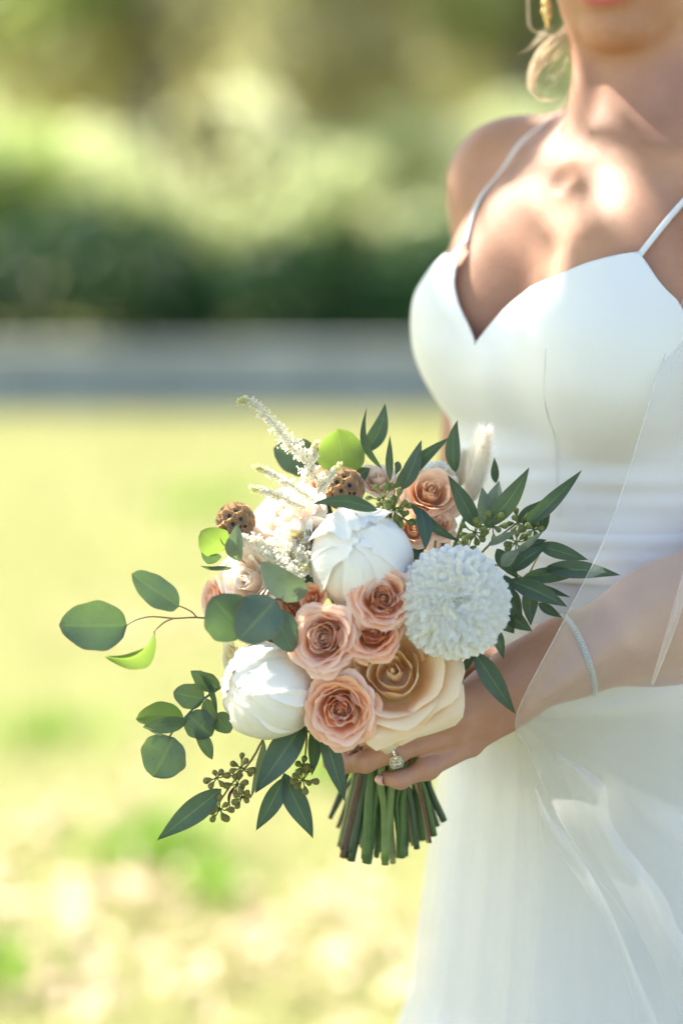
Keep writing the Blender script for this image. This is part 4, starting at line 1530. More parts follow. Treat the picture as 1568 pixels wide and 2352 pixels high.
def twig(parent, pts, r=1.6, mat=None, name='twig', r1=None):
    pts = [P(*p) if not isinstance(p, Vector) else p for p in pts]
    mb = MB()
    pp = smooth_path(pts, 18)
    r1 = r1 if r1 is not None else r * .6
    mb.tube(pp, [(r + (r1 - r) * i / (len(pp) - 1)) * PX for i in range(len(pp))], 7)
    return mb.build(name, mat or M_TWIG, parent)

def pods(parent, spots, r=8, mat=None, long_=1.25, org=None, seed=1):
    """seed capsules on short stalks; mesh shared between them"""
    rr = random.Random(seed)
    mats = mat or M_POD
    mb = MB()
    prof = [(0, -1.0), (.28, -.95), (.55, -.6), (.85, -.1), (1.0, .35), (.92, .62), (.62, .80), (.66, .92), (.40, 1.0), (.15, .90), (0, .88)]
    n = 9; vs, fs, us = [], [], []
    for i, (a, z) in enumerate(prof):
        for k in range(n):
            w = 2 * math.pi * k / n
            vs.append((a * math.cos(w), a * math.sin(w), z)); us.append((k / n, i / 10))
    for i in range(len(prof) - 1):
        for k in range(n):
            fs.append((i * n + k, i * n + (k + 1) % n, (i + 1) * n + (k + 1) % n, (i + 1) * n + k))
    me = None
    st = MB()
    for (px, py, y, dx, dy) in spots:
        d = Vector((dx, rr.uniform(-.5, .2), -dy)).normalized()
        c = P(px, py, y)
        s = r * PX * rr.uniform(.82, 1.15)
        if me is None:
            o = mesh_obj('seed_pod', vs, fs, mats, parent, True, us); me = o.data
        else:
            o = bpy.data.objects.new('seed_pod', me); C.objects.link(o); o.parent = parent
            o.matrix_parent_inverse = world_matrix(parent).inverted()
        o.location = c; o.rotation_euler = d.to_track_quat('Z', 'Y').to_euler(); o.scale = (s, s, s * long_)
        if org is not None:
            og = P(*org) if not isinstance(org, Vector) else org
            st.tube([og, og.lerp(c, .5) + Vector((0, 0, -.0008)), c - d * s * long_ * .8], [1.8 * PX, 1.6 * PX, 2.6 * PX], 5)
    if org is not None:
        st.build('pod_stalk', M_POD, parent)

def sprig(name, label, cat, base, group=None, stem_top=None, via=None):
    b = P(*base)
    th = thing(name, b, label, cat, group)
    if stem_top is not None:
        add_stem(th, P(*stem_top), via)
    return th

# left spray of large silver-dollar leaves
EG = 'eucalyptus sprigs in the bouquet'
s = sprig('eucalyptus_sprig', 'eucalyptus sprig reaching far out to the left with a bluish oval leaf at its end', 'eucalyptus', (452, 1418, 1.785), EG, (520, 1425, 1.80))
twig(s, [(520, 1425, 1.80), (452, 1418, 1.785), (400, 1420, 1.78), (348, 1416, 1.775), (312, 1424, 1.77), (288, 1438, 1.768)], 2.6)
twig(s, [(400, 1420, 1.78), (380, 1428, 1.776), (364, 1441, 1.772), (352, 1452, 1.77)], 2.2)
twig(s, [(452, 1418, 1.785), (440, 1405, 1.782), (418, 1394, 1.78), (408, 1392, 1.778)], 2.2)
leaf(s, (292, 1436, 1.768), (136, 1436, 1.760), 116, 'round', M_EUC, tilt=.15, bend=.05, fold=.05, nu=12, nv=20)
leaf(s, (412, 1393, 1.778), (302, 1318, 1.765), 78, 'round', M_EUC, tilt=-.5, bend=-.1, fold=.1, nu=12, nv=18)
leaf(s, (356, 1448, 1.77), (240, 1508, 1.76), 62, 'oval', M_EUC_LIT, tilt=.85, bend=.22, fold=.35, nu=12, nv=18, sway=-.18)

s = sprig('eucalyptus_sprig', 'three overlapping round blue-green leaves in front at the left of the bouquet', 'eucalyptus', (640, 1385, 1.775), EG, (660, 1420, 1.80))
twig(s, [(690, 1430, 1.79), (660, 1392, 1.77), (637, 1376, 1.755), (600, 1400, 1.752)], 3.0, M_STEM_COLS[4])
leaf(s, (565, 1455, 1.752), (488, 1372, 1.742), 128, 'round', M_EUC, tilt=.1, bend=.06, fold=.04, nu=12, nv=18)
leaf(s, (634, 1378, 1.744), (548, 1470, 1.735), 112, 'round', M_EUC, tilt=-.15, bend=.05, fold=.05, nu=12, nv=18)
leaf(s, (622, 1400, 1.757), (672, 1498, 1.752), 74, 'round', M_EUC, tilt=.35, bend=.05, fold=.06, nu=12, nv=18)
leaf(s, (700, 1372, 1.765), (602, 1290, 1.757), 74, 'round', M_SILVER_LEAF, tilt=.3, bend=.1, fold=.1, nu=12, nv=18)

s = sprig('eucalyptus_sprig', 'small eucalyptus sprig at the left with a round green-lit leaf and silvery leaf', 'eucalyptus', (530, 1275, 1.80), EG, (590, 1310, 1.82))
twig(s, [(590, 1310, 1.82), (545, 1280, 1.80), (510, 1245, 1.79), (498, 1225, 1.788)], 2.0, M_STEM_COLS[5])
leaf(s, (516, 1262, 1.792), (462, 1220, 1.782), 76, 'round', M_EUC_LIT, tilt=.2, bend=.08, fold=.06, nu=12, nv=16)
leaf(s, (505, 1285, 1.800), (462, 1262, 1.792), 40, 'oval', M_EUC, tilt=.6, bend=.1)
leaf(s, (548, 1290, 1.79), (546, 1204, 1.782), 46, 'oval', M_SILVER_LEAF, tilt=.5, bend=.1, fold=.3, nu=12, nv=16)
leaf(s, (534, 1304, 1.80), (460, 1300, 1.79), 18, 'oval', M_WILLOW, tilt=.9)

# baby blue eucalyptus, low left
s = sprig('baby_eucalyptus_sprig', 'baby eucalyptus sprig hanging low at the left with small round blotched leaves', 'eucalyptus', (500, 1580, 1.80), EG, (560, 1560, 1.83))
twig(s, [(560, 1545, 1.83), (505, 1580, 1.805), (460, 1612, 1.80), (422, 1652, 1.797), (392, 1688, 1.795), (378, 1722, 1.793)], 3.4, M_SILVER_LEAF, r1=2.0)
leaf(s, (503, 1580, 1.802), (438, 1541, 1.795), 46, 'oval', M_BABY, tilt=.3, bend=.08, fold=.1)
leaf(s, (458, 1538, 1.80), (498, 1640, 1.796), 24, 'oval', M_BABY, tilt=.9, bend=.1, fold=.2)
leaf(s, (470, 1606, 1.800), (398, 1590, 1.797), 62, 'round', M_BABY, tilt=.1, bend=.06, fold=.05)
leaf(s, (432, 1640, 1.796), (488, 1690, 1.795), 72, 'round', M_BABY, tilt=-.15, bend=.05, fold=.05)
leaf(s, (474, 1604, 1.803), (484, 1688, 1.80), 44, 'oval', M_BABY, tilt=.5, bend=.1, fold=.1)
leaf(s, (424, 1652, 1.800), (312, 1652, 1.796), 60, 'round', M_EUC_LIT, tilt=-.3, bend=.12, fold=.2, sway=.10)
leaf(s, (430, 1656, 1.793), (328, 1670, 1.788), 40, 'oval', M_BABY, tilt=.3, bend=.1, fold=.15)
leaf(s, (440, 1658, 1.798), (488, 1745, 1.795), 34, 'drop', M_BABY, tilt=.4, bend=.1, fold=.2)
leaf(s, (494, 1640, 1.806), (528, 1684, 1.800), 52, 'round', M_BABY, tilt=.2, bend=.05)
leaf(s, (400, 1694, 1.791), (352, 1784, 1.787), 112, 'round', M_BABY, tilt=-.12, bend=.06, fold=.05, nu=12, nv=18)
leaf(s, (398, 1696, 1.792), (330, 1668, 1.784), 12, 'oval', M_SILVER_LEAF, tilt=.8)

# seeded eucalyptus, low
s = sprig('seeded_eucalyptus_sprig', 'seeded eucalyptus sprig hanging low with a long narrow leaf pointing down left', 'eucalyptus', (612, 1700, 1.80), 'seeded eucalyptus sprigs', (640, 1650, 1.83))
twig(s, [(640, 1650, 1.83), (606, 1695, 1.805), (578, 1745, 1.80), (540, 1790, 1.797), (512, 1830, 1.795), (500, 1850, 1.794)], 3.4, M_TWIG, r1=2)
twig(s, [(545, 1787, 1.797), (512, 1775, 1.794), (488, 1777, 1.793)], 2.2, M_TWIG)
leaf(s, (509, 1812, 1.79), (361, 1930, 1.778), 62, 'lance', M_WILLOW, tilt=.12, bend=.06, fold=.08, nv=20)
leaf(s, (606, 1700, 1.806), (576, 1835, 1.802), 26, 'lance', M_SILVER_LEAF, tilt=.5)
leaf(s, (545, 1800, 1.80), (530, 1862, 1.795), 9, 'lance', M_STEM_COLS[4], tilt=.5, sway=.2)
def ring_pods(th, c, y, n, rad, seed, mat, r=8, squash=1.0):
    q = random.Random(seed); sp = []
    for i in range(n):
        w = i * 2 * math.pi / n + q.uniform(-.3, .3)
        k = rad * q.uniform(.45, 1.0)
        sp.append((c[0] + math.cos(w) * k, c[1] + math.sin(w) * k * squash, y + q.uniform(-.006, .006), math.cos(w), math.sin(w) * squash))
    pods(th, sp, r, mat, org=(c[0], c[1], y + .002), seed=seed)
ring_pods(s, (498, 1786), 1.793, 6, 24, 1, M_POD_B)
ring_pods(s, (554, 1762), 1.797, 7, 26, 2, M_POD_B)
ring_pods(s, (545, 1800), 1.795, 6, 22, 3, M_POD_B)
ring_pods(s, (556, 1830), 1.792, 7, 24, 4, M_POD_B)
ring_pods(s, (505, 1858), 1.792, 9, 28, 5, M_POD_B)

s = sprig('seeded_eucalyptus_sprig', 'broad dark leaves and a pod cluster hanging between the low peony and lowest coral rose', 'eucalyptus', (700, 1680, 1.80), 'seeded eucalyptus sprigs', (700, 1640, 1.83))
twig(s, [(700, 1640, 1.83), (704, 1690, 1.803), (700, 1740, 1.798), (694, 1780, 1.795)], 3.2, M_YTWIG)
leaf(s, (703, 1655, 1.79), (586, 1822, 1.782), 78, 'lance', M_WILLOW, tilt=-.2, bend=.06, fold=.10, nv=20)
leaf(s, (652, 1785, 1.803), (588, 1908, 1.80), 50, 'lance', M_WILLOW, tilt=.2, bend=.08, fold=.1, nv=18)
leaf(s, (652, 1775, 1.807), (719, 1926, 1.80), 60, 'lance', M_WILLOW, tilt=-.15, bend=.08, fold=.1, nv=18)
leaf(s, (722, 1662, 1.80), (716, 1782, 1.797), 36, 'lance', M_WILLOW, tilt=.3, bend=.05, fold=.1, nv=16)
leaf(s, (738, 1672, 1.775), (792, 1842, 1.770), 50, 'lance', M_WILLOW, tilt=.25, bend=.06, fold=.12, nv=18)
ring_pods(s, (696, 1790), 1.793, 9, 30, 6, M_POD_B)
ring_pods(s, (694, 1760), 1.797, 5, 18, 7, M_POD)

# right side: big spray of slender leaves and green pods
s = sprig('seeded_eucalyptus_sprig', 'large spray of slender dark leaves and green pods fanning right across the dress', 'eucalyptus', (1120, 1250, 1.83), 'seeded eucalyptus sprigs', (1090, 1330, 1.85))
twig(s, [(1090, 1330, 1.85), (1100, 1280, 1.835), (1130, 1245, 1.83), (1175, 1210, 1.83), (1205, 1190, 1.832)], 3.2, M_TWIG)
twig(s, [(1090, 1300, 1.84), (1150, 1300, 1.822), (1200, 1328, 1.82)], 3, M_YTWIG)
twig(s, [(1210, 1328, 1.818), (1228, 1290, 1.815), (1244, 1262, 1.812)], 2.6, M_YTWIG)
twig(s, [(1205, 1330, 1.818), (1225, 1318, 1.815), (1262, 1312, 1.812)], 2.4, M_YTWIG)
for (b, t, w, m, ti) in [
    ((1094, 1212, 1.820), (1028, 1090, 1.815), 44, M_WILLOW, .1),
    ((1112, 1212, 1.815), (1215, 1073, 1.808), 52, M_WILLOW, -.15),
    ((1205, 1212, 1.815), (1336, 1079, 1.805), 40, M_WILLOW, .2),
    ((1112, 1206, 1.828), (1106, 1118, 1.832), 40, M_SILVER_LEAF, .1),
    ((1128, 1180, 1.83), (1146, 1104, 1.83), 46, M_SILVER_LEAF, .3),
    ((1185, 1200, 1.83), (1244, 1148, 1.83), 30, M_WILLOW, .5),
    ((1200, 1215, 1.822), (1250, 1150, 1.82), 40, M_WILLOW, -.4),
    ((1232, 1252, 1.815), (1350, 1286, 1.808), 40, M_WILLOW, .15),
    ((1200, 1325, 1.815), (1345, 1312, 1.808), 42, M_WILLOW, -.3),
    ((1248, 1306, 1.812), (1424, 1321, 1.803), 46, M_WILLOW, .1),
    ((1168, 1332, 1.802), (1302, 1394, 1.797), 50, M_WILLOW, .1),
    ((1200, 1345, 1.818), (1310, 1372, 1.81), 24, M_WILLOW, .4),
    ((1119, 1253, 1.80), (1194, 1218, 1.795), 20, M_SILVER_LEAF, .2),
    ((1178, 1272, 1.80), (1250, 1218, 1.795), 18, M_SILVER_LEAF, -.2),
    ((1176, 1312, 1.800), (1258, 1253, 1.795), 40, M_WILLOW, .2),
    ((1150, 1300, 1.792), (1192, 1262, 1.79), 34, M_SILVER_LEAF, .3),
    ((1222, 1340, 1.822), (1218, 1438, 1.815), 42, M_WILLOW, .1),
    ((1168, 1350, 1.812), (1200, 1428, 1.808), 44, M_WILLOW, -.2),
    ((1150, 1400, 1.835), (1222, 1450, 1.83), 44, M_WILLOW, .1),
    ((1148, 1320, 1.80), (1172, 1395, 1.79), 56, M_WILLOW, .2),
    ((1235, 1385, 1.825), (1290, 1418, 1.82), 26, M_WILLOW, .3),
    ((1240, 1225, 1.82), (1262, 1150, 1.82), 36, M_WILLOW, .4),
    ((1195, 1262, 1.815), (1255, 1240, 1.81), 30, M_WILLOW, .5),
    ((1140, 1260, 1.818), (1190, 1330, 1.81), 44, M_WILLOW, -.5)]:
    leaf(s, b, t, w, 'lance', m, tilt=ti, bend=lr.uniform(-.06, .10), fold=lr.uniform(.05, .22), nv=16, sway=lr.uniform(-.05, .05))
ring_pods(s, (1090, 1222), 1.815, 8, 30, 11, M_POD)
ring_pods(s, (1130, 1208), 1.815, 8, 32, 12, M_POD)
ring_pods(s, (1190, 1200), 1.82, 8, 28, 13, M_POD)
ring_pods(s, (1185, 1245), 1.805, 8, 34, 14, M_POD)
ring_pods(s, (1075, 1255), 1.808, 6, 26, 15, M_POD)
ring_pods(s, (1225, 1215), 1.815, 5, 20, 16, M_POD)

s = sprig('seeded_eucalyptus_sprig', 'upright slender leaves and green pods at the top of the bouquet, above the large peony', 'eucalyptus', (905, 1170, 1.80), 'seeded eucalyptus sprigs', (900, 1230, 1.83))
twig(s, [(900, 1230, 1.83), (898, 1180, 1.80), (906, 1140, 1.80), (900, 1105, 1.80)], 3.6, M_YTWIG)
twig(s, [(898, 1178, 1.80), (915, 1140, 1.80), (932, 1112, 1.80)], 3.6, M_YTWIG)
for (b, t, w, kind, ti, sw) in [
    ((922, 1125, 1.795), (968, 1010, 1.79), 42, 'lance', .1, .04),
    ((906, 1122, 1.80), (1036, 1003, 1.79), 38, 'lance', -.2, -.06),
    ((896, 1105, 1.80), (895, 1000, 1.795), 20, 'lance', .3, .0),
    ((878, 1078, 1.805), (842, 936, 1.80), 22, 'lance', .5, -.14),
    ((834, 1042, 1.87), (884, 926, 1.865), 46, 'lance', .1, .1),
    ((1045, 1085, 1.86), (1050, 964, 1.86), 40, 'lance', .2, -.06),
    ((1138, 1110, 1.87), (1134, 1050, 1.87), 22, 'lance', .2, .0),
    ((868, 1172, 1.775), (714, 1158, 1.772), 36, 'lance', .2, .10),
    ((964, 1166, 1.785), (976, 1264, 1.775), 40, 'lance', .1, -.05),
    ((942, 1155, 1.79), (1062, 1245, 1.785), 28, 'lance', -.2, .05),
    ((915, 1060, 1.81), (908, 1090, 1.80), 20, 'lance', .3, 0),
    ((806, 1105, 1.86), (850, 1075, 1.86), 44, 'lance', .3, 0)]:
    leaf(s, b, t, w, kind, M_WILLOW, tilt=ti, bend=.05, fold=.12, nv=16, sway=sw)
ring_pods(s, (905, 1168), 1.79, 12, 40, 21, M_POD)
ring_pods(s, (880, 1145), 1.795, 8, 34, 22, M_POD)
ring_pods(s, (925, 1190), 1.79, 7, 26, 23, M_POD)

s = sprig('eucalyptus_sprig', 'large round bright green leaf standing up at the top of the bouquet, sunlit', 'eucalyptus', (790, 1090, 1.86), EG, (800, 1120, 1.88))
twig(s, [(800, 1130, 1.88), (792, 1092, 1.862), (760, 1080, 1.87)], 2.6)
leaf(s, (790, 1090, 1.86), (776, 984, 1.855), 116, 'round', M_EUC_LIT, tilt=.1, bend=.06, fold=.08, nu=12, nv=18, curl=.1)
leaf(s, (736, 1062, 1.885), (628, 1030, 1.88), 92, 'round', M_EUC, tilt=.2, bend=.05, nu=12, nv=16)

s = sprig('slender_leaf_sprig', 'dark pointed leaves drooping over the back of the hand', 'eucalyptus', (1100, 1490, 1.80), None, (1060, 1450, 1.83))
twig(s, [(1060, 1450, 1.83), (1090, 1485, 1.80), (1130, 1440, 1.80)], 2.4)
leaf(s, (1086, 1496, 1.787), (1184, 1641, 1.783), 52, 'lance', M_WILLOW, tilt=.1, bend=.06, fold=.14, nv=20)
leaf(s, (1132, 1440, 1.80), (1156, 1514, 1.797), 28, 'lance', M_WILLOW, tilt=.3, bend=.06, fold=.15)
leaf(s, (1086, 1500, 1.79), (1052, 1550, 1.79), 22, 'lance', M_WILLOW, tilt=.3)
leaf(s, (1140, 1400, 1.83), (1180, 1455, 1.83), 50, 'lance', M_WILLOW, tilt=.1)

# leaves tucked between the flowers
fr_ = random.Random(42)
for q in range(5):
    cx_, cy_ = [(700, 1300), (900, 1300), (980, 1400), (720, 1520), (860, 1580)][q]
    s = sprig('filler_sprig', ['dark leaves tucked under the cream carnation', 'dark leaves tucked behind the middle white peony', 'dark leaves tucked behind the chrysanthemum', 'dark leaves tucked between the low peony and the pale coral rose', 'dark leaves tucked behind the heart of the champagne rose'][q], 'eucalyptus', (cx_, cy_, 1.86), 'leaves tucked between the flowers', (cx_, cy_ + 40, 1.88))
    for k in range(8):
        w_ = k * 2 * math.pi / 8 + fr_.uniform(-.3, .3)
        L1 = fr_.uniform(60, 105)
        leaf(s, (cx_, cy_, 1.865), (cx_ + math.cos(w_) * L1, cy_ + math.sin(w_) * L1, 1.85 + fr_.uniform(-.02, .02)), 44, 'lance', M_WILLOW, tilt=fr_.uniform(-.6, .6), nv=8, nu=4)

# --- astilbe plumes
def mat_fluff(name, a, b):
    return mat_plain(name, a, b, rough=.8, scale=300, trans=b, tf=.45)
M_ASTILBE = mat_fluff('astilbe', (.80, .76, .62), (.86, .84, .74))
M_ASTILBE_TIP = mat_fluff('astilbe_tip', (.68, .68, .34), (.78, .76, .48))
def plume(label, spine, widths, seed, group='cream astilbe plumes', n=46, br=1.0, stem_top=None):
    r = random.Random(seed)
    pts = smooth_path([P(*p) for p in spine], 40)
    th = thing('astilbe', pts[0], label, 'astilbe', group)
    mb = MB(); mb.tube(pts, [2.2 * PX * (1 - .6 * i / len(pts)) for i in range(len(pts))], 6)
    core = mb.build('plume_stem', M_CREAM, th)
    fl = MB(); tp = MB()
    def floret(m, c, s):
        k = r.randint(4, 6)
        for q in range(k):
            d = Vector((r.gauss(0, 1), r.gauss(0, 1), r.gauss(0, 1))).normalized()
            o1 = d.orthogonal().normalized(); 
            a = c + d * s * .2; b = c + d * s * r.uniform(.8, 1.2)
            w = s * .38
            m.add([tuple(a), tuple(a.lerp(b, .6) + o1 * w), tuple(b), tuple(a.lerp(b, .6) - o1 * w)], [(0, 1, 2, 3)])
    for i in range(n):
        t = i / (n - 1)
        idx = int(t * (len(pts) - 1)); c = pts[idx]
        tan = (pts[min(idx + 1, len(pts) - 1)] - pts[max(0, idx - 1)]).normalized()
        w = np.interp(t, np.linspace(0, 1, len(widths)), widths) * PX
        for k in range(3):
            an = r.uniform(0, 6.28)
            o1 = tan.orthogonal().normalized(); o2 = tan.cross(o1)
            d = (o1 * math.cos(an) + o2 * math.sin(an) + tan * r.uniform(.5, 1.1)).normalized()
            L = w * r.uniform(.6, 1.15)
            m_ = max(2, int(L / (5.5 * PX)))
            m = tp if t > .82 else fl
            for q in range(m_ + 1):
                pos = c + d * (L * q / max(1, m_))
                floret(m, pos + Vector((r.gauss(0, .5), r.gauss(0, .5), r.gauss(0, .5))) * .0012, .0022 * r.uniform(.7, 1.2))
    o = fl.build('florets', M_ASTILBE, th, smooth=False); o['kind'] = 'stuff'
    if tp.v:
        o = tp.build('tip_florets', M_ASTILBE_TIP, th, smooth=False); o['kind'] = 'stuff'
    if stem_top: add_stem(th, P(*stem_top))
    return th
plume('tallest cream astilbe plume, its tip arching to the upper left above the bouquet', [(745, 1130, 1.82), (700, 1060, 1.815), (655, 1010, 1.81), (620, 965, 1.805), (590, 935, 1.80), (567, 920, 1.80), (550, 922, 1.80)], [34, 34, 22, 14, 9, 6], 1, n=60, stem_top=(745, 1130, 1.84))
plume('short astilbe side plume leaning right against the round leaves', [(700, 1100, 1.82), (716, 1060, 1.815), (724, 1020, 1.815)], [16, 12, 7], 2, n=20)
plume('short astilbe plume beside the large bright green leaf', [(730, 1130, 1.815), (756, 1098, 1.81), (778, 1070, 1.81)], [14, 9, 6], 3, n=20)
plume('wispy astilbe plume reaching left above the sunlit cream rose', [(720, 1150, 1.815), (670, 1115, 1.81), (628, 1090, 1.81), (590, 1072, 1.81)], [22, 16, 10, 7], 4, n=30)
plume('lower wispy astilbe plume reaching left beside the brown pod', [(700, 1165, 1.81), (650, 1145, 1.805), (615, 1130, 1.805), (580, 1122, 1.805)], [20, 14, 8, 6], 5, n=26)
plume('astilbe plume hanging down over the carnation and round leaf', [(600, 1250, 1.79), (640, 1285, 1.785), (668, 1320, 1.775), (686, 1352, 1.765)], [22, 26, 26, 14], 6, n=44, stem_top=(620, 1250, 1.82))
plume('astilbe plume pointing left, just above the pale blush rose', [(660, 1260, 1.80), (610, 1250, 1.795), (570, 1240, 1.79), (540, 1235, 1.79)], [26, 20, 14, 10], 7, n=34)
plume('astilbe plume in front of the sunlit cream rose', [(650, 1250, 1.795), (690, 1270, 1.785), (702, 1300, 1.78)], [26, 24, 14], 8, n=30)

# --- bunny tail grass and scabiosa pods
def bunny(label, a, b, w, seed):
    r = random.Random(seed)
    A, B = P(*a), P(*b)
    th = thing('bunny_tail', A, label, 'dried grass', 'bunny tail grasses')
    ax = (B - A).normalized(); o1 = ax.orthogonal().normalized(); o2 = ax.cross(o1)
    Ln = (B - A).length; W = w * PX / 2
    mb = MB(); mb.ball((A + B) / 2, (W * .55, W * .55, Ln / 2 * .92), (o1, o2, ax), 12, 12)
    mb.build('seed_head', mat_fluff('seed_head', (.86, .80, .70), (.92, .88, .80)), th)
    mb = MB()
    for i in range(3600):
        t = r.random(); an = r.uniform(0, 6.28)
        rad = W * math.sin(math.pi * min(.97, .05 + t * .93)) ** .6
        d = o1 * math.cos(an) + o2 * math.sin(an)
        c = A + ax * Ln * t + d * rad * .5
        tip = c + (d * .7 + ax * .9).normalized() * W * r.uniform(.5, 1.0)
        s = ax.cross(d) * .00022
        mb.add([tuple(c + s), tuple(c - s), tuple(tip)], [(0, 1, 2)])
    o = mb.build('fuzz', mat_fluff('fuzz', (.90, .86, .78), (.94, .91, .85)), th, smooth=False); o['kind'] = 'stuff'
    add_stem(th, A)
bunny('large fluffy cream bunny tail standing against the dress', (1078, 1155, 1.86), (1112, 992, 1.85), 72, 1)
bunny('smaller cream bunny tail leaning behind the large one', (1050, 1120, 1.875), (1070, 1040, 1.875), 50, 2)

M_POD_PAPER = mat_plain('papery_brown', (.28, .20, .13), (.42, .31, .21), rough=.7, scale=160, trans=(.6, .4, .2), tf=.3)
M_POD_DARK = mat_plain('pod_eye', (.03, .025, .02), rough=.8)
def scab(label, px, py, y, rpx, nrm, seed):
    r = random.Random(seed)
    R = rpx * PX; c = P(px, py, y); nrm = Vector(nrm).normalized()
    th = thing('scabiosa_pod', c - nrm * R, label, 'seed pod', 'brown scabiosa pods')
    mb = MB(); mb.ball(c, R * .72, nu=12, nv=8); mb.build('pod_core', M_POD_PAPER, th)
    cup = MB(); k = 14
    N = 30
    vs, fs = [], []
    for q in range(3):
        rad, z = [(.02, -.02), (.17, .02), (.27, .16)][q]
        for i in range(k):
            w = 2 * math.pi * i / k
            vs.append((rad * math.cos(w), rad * math.sin(w), z + (.03 if (q == 2 and i % 2) else 0)))
    for q in range(2):
        for i in range(k):
            fs.append((q * k + i, q * k + (i + 1) % k, (q + 1) * k + (i + 1) % k, (q + 1) * k + i))
    ve = list(vs); 
    me = bpy.data.meshes.new('bract'); me.from_pydata(vs, [], fs); me.materials.append(M_POD_PAPER)
    eye = MB(); eye.ball((0, 0, .03), (.075, .075, .05), nu=8, nv=5)
    me2 = bpy.data.meshes.new('pod_eye'); me2.from_pydata(eye.v, [], eye.f); me2.materials.append(M_POD_DARK)
    for i in range(N):
        z = 1 - 2 * (i + .5) / N; a = i * R_(137.5)
        s = math.sqrt(1 - z * z)
        d = Vector((s * math.cos(a), s * math.sin(a), z))
        for m_, nm in ((me, 'bract'), (me2, 'pod_eye')):
            o = bpy.data.objects.new(nm, m_); C.objects.link(o); o.parent = th
            o.matrix_parent_inverse = world_matrix(th).inverted()
            o.location = c + d * R * .78; o.rotation_euler = d.to_track_quat('Z', 'Y').to_euler(); o.scale = (R * 1.5,) * 3
    add_stem(th, c - Vector((0, 0, R)))
scab('round brown scabiosa pod at the left edge, beside the small round leaves', 541, 1198, 1.815, 42, (-.6, -.6, .5), 1)
scab('brown scabiosa pod at the top, behind the curved dark leaf', 788, 1122, 1.835, 46, (0, -.6, .8), 2)
# ------------------------------------------------------------------ place: lawn, wall, hedge, trees
def mat_lawn():
    m, nt, N, L = nodes_of('lawn')
    n1 = noise_tex(nt, .9, 4, .6); n2 = noise_tex(nt, 5.0, 4, .6); n3 = noise_tex(nt, 60, 4, .7)
    col = ramp(nt, n1, [(.30, (.29, .315, .105)), (.48, (.37, .37, .150)), (.60, (.41, .385, .205))])
    col = mix_col(nt, math_n(nt, 'MULTIPLY', n2, .55), col, (.38, .37, .16))
    col = mix_col(nt, .35, col, ramp(nt, n3, [(.3, (.45, .45, .45)), (.7, (1, 1, 1))]), 'MULTIPLY')
    finish(nt, col, .8, bump=n3, bump_d=.02, bump_s=.8, spec=.2)
    return m
M_LAWN = mat_lawn()
gv, gf = [], []
n_ = 60
for j in range(n_ + 1):
    for i in range(n_ + 1):
        x = -200 + 400 * i / n_; y = -40 + 440 * j / n_
        gv.append((x, y, 0)); 
for j in range(n_):
    for i in range(n_):
        a = j * (n_ + 1) + i
        gf.append((a, a + 1, a + n_ + 2, a + n_ + 1))
tag(mesh_obj('ground', gv, gf, M_LAWN), kind='structure', label='sunlit lawn, yellow-green and dry in patches')

def blades(name, n, region, h, w, mat, seed, label, clump=None):
    r = np.random.default_rng(seed)
    x = r.uniform(region[0], region[1], n); y = r.uniform(region[2], region[3], n)
    if clump is not None:
        q = r.integers(0, len(clump), n); cl = np.array(clump)[q]
        x = cl[:, 0] + r.normal(0, 1, n) * cl[:, 2]; y = cl[:, 1] + r.normal(0, 1, n) * cl[:, 2]
    a = r.uniform(0, 6.28, n); hh = h * r.uniform(.5, 1.2, n); lean = r.normal(0, .45, (n, 2)) * hh[:, None]
    b = np.stack([x, y, np.zeros(n)], 1); d = np.stack([np.cos(a), np.sin(a), np.zeros(n)], 1) * w
    t = b + np.stack([lean[:, 0], lean[:, 1], hh], 1)
    mid = b + np.stack([lean[:, 0] * .35, lean[:, 1] * .35, hh * .6], 1)
    V = np.stack([b - d, b + d, mid + d * .8, t, mid - d * .8], 1).reshape(-1, 3)
    k = np.arange(n)[:, None] * 5
    F = np.concatenate([k + [0, 1, 2], k + [0, 2, 4], k + [4, 2, 3]])
    return tag(link(name, np_mesh(name, V, F, mat)), label, None, None, 'stuff')
M_BLADE = mat_plain('grass_blade', (.30, .32, .10), (.42, .40, .19), rough=.6, scale=3, trans=(.42, .43, .20), tf=.45)
M_WEED = mat_plain('weed_leaf', (.14, .22, .05), (.22, .30, .07), rough=.5, scale=8, trans=(.25, .45, .05), tf=.45)
M_DRY = mat_plain('dry_leaf', (.60, .44, .30), (.72, .58, .44), rough=.8, scale=4, trans=(.5, .35, .25), tf=.3)
blades('grass', 60000, (-1.6, 1.0, 3.4, 8.5), .05, .0022, M_BLADE, 1, 'short dry lawn grass')
blades('grass', 50000, (-2.6, 1.6, 8.5, 14.75), .05, .005, M_BLADE, 2, 'short lawn grass towards the wall')
blades('weeds', 650, None or (0, 1, 0, 1), .11, .006, M_WEED, 3, 'darker green weeds in the lawn', clump=[(-.40, 4.75, .05), (-.36, 4.85, .05), (-.62, 10.2, .09), (-.52, 10.4, .08), (-.62, 4.05, .06), (-.25, 4.55, .05), (-.75, 5.9, .08), (.0, 5.5, .06)])
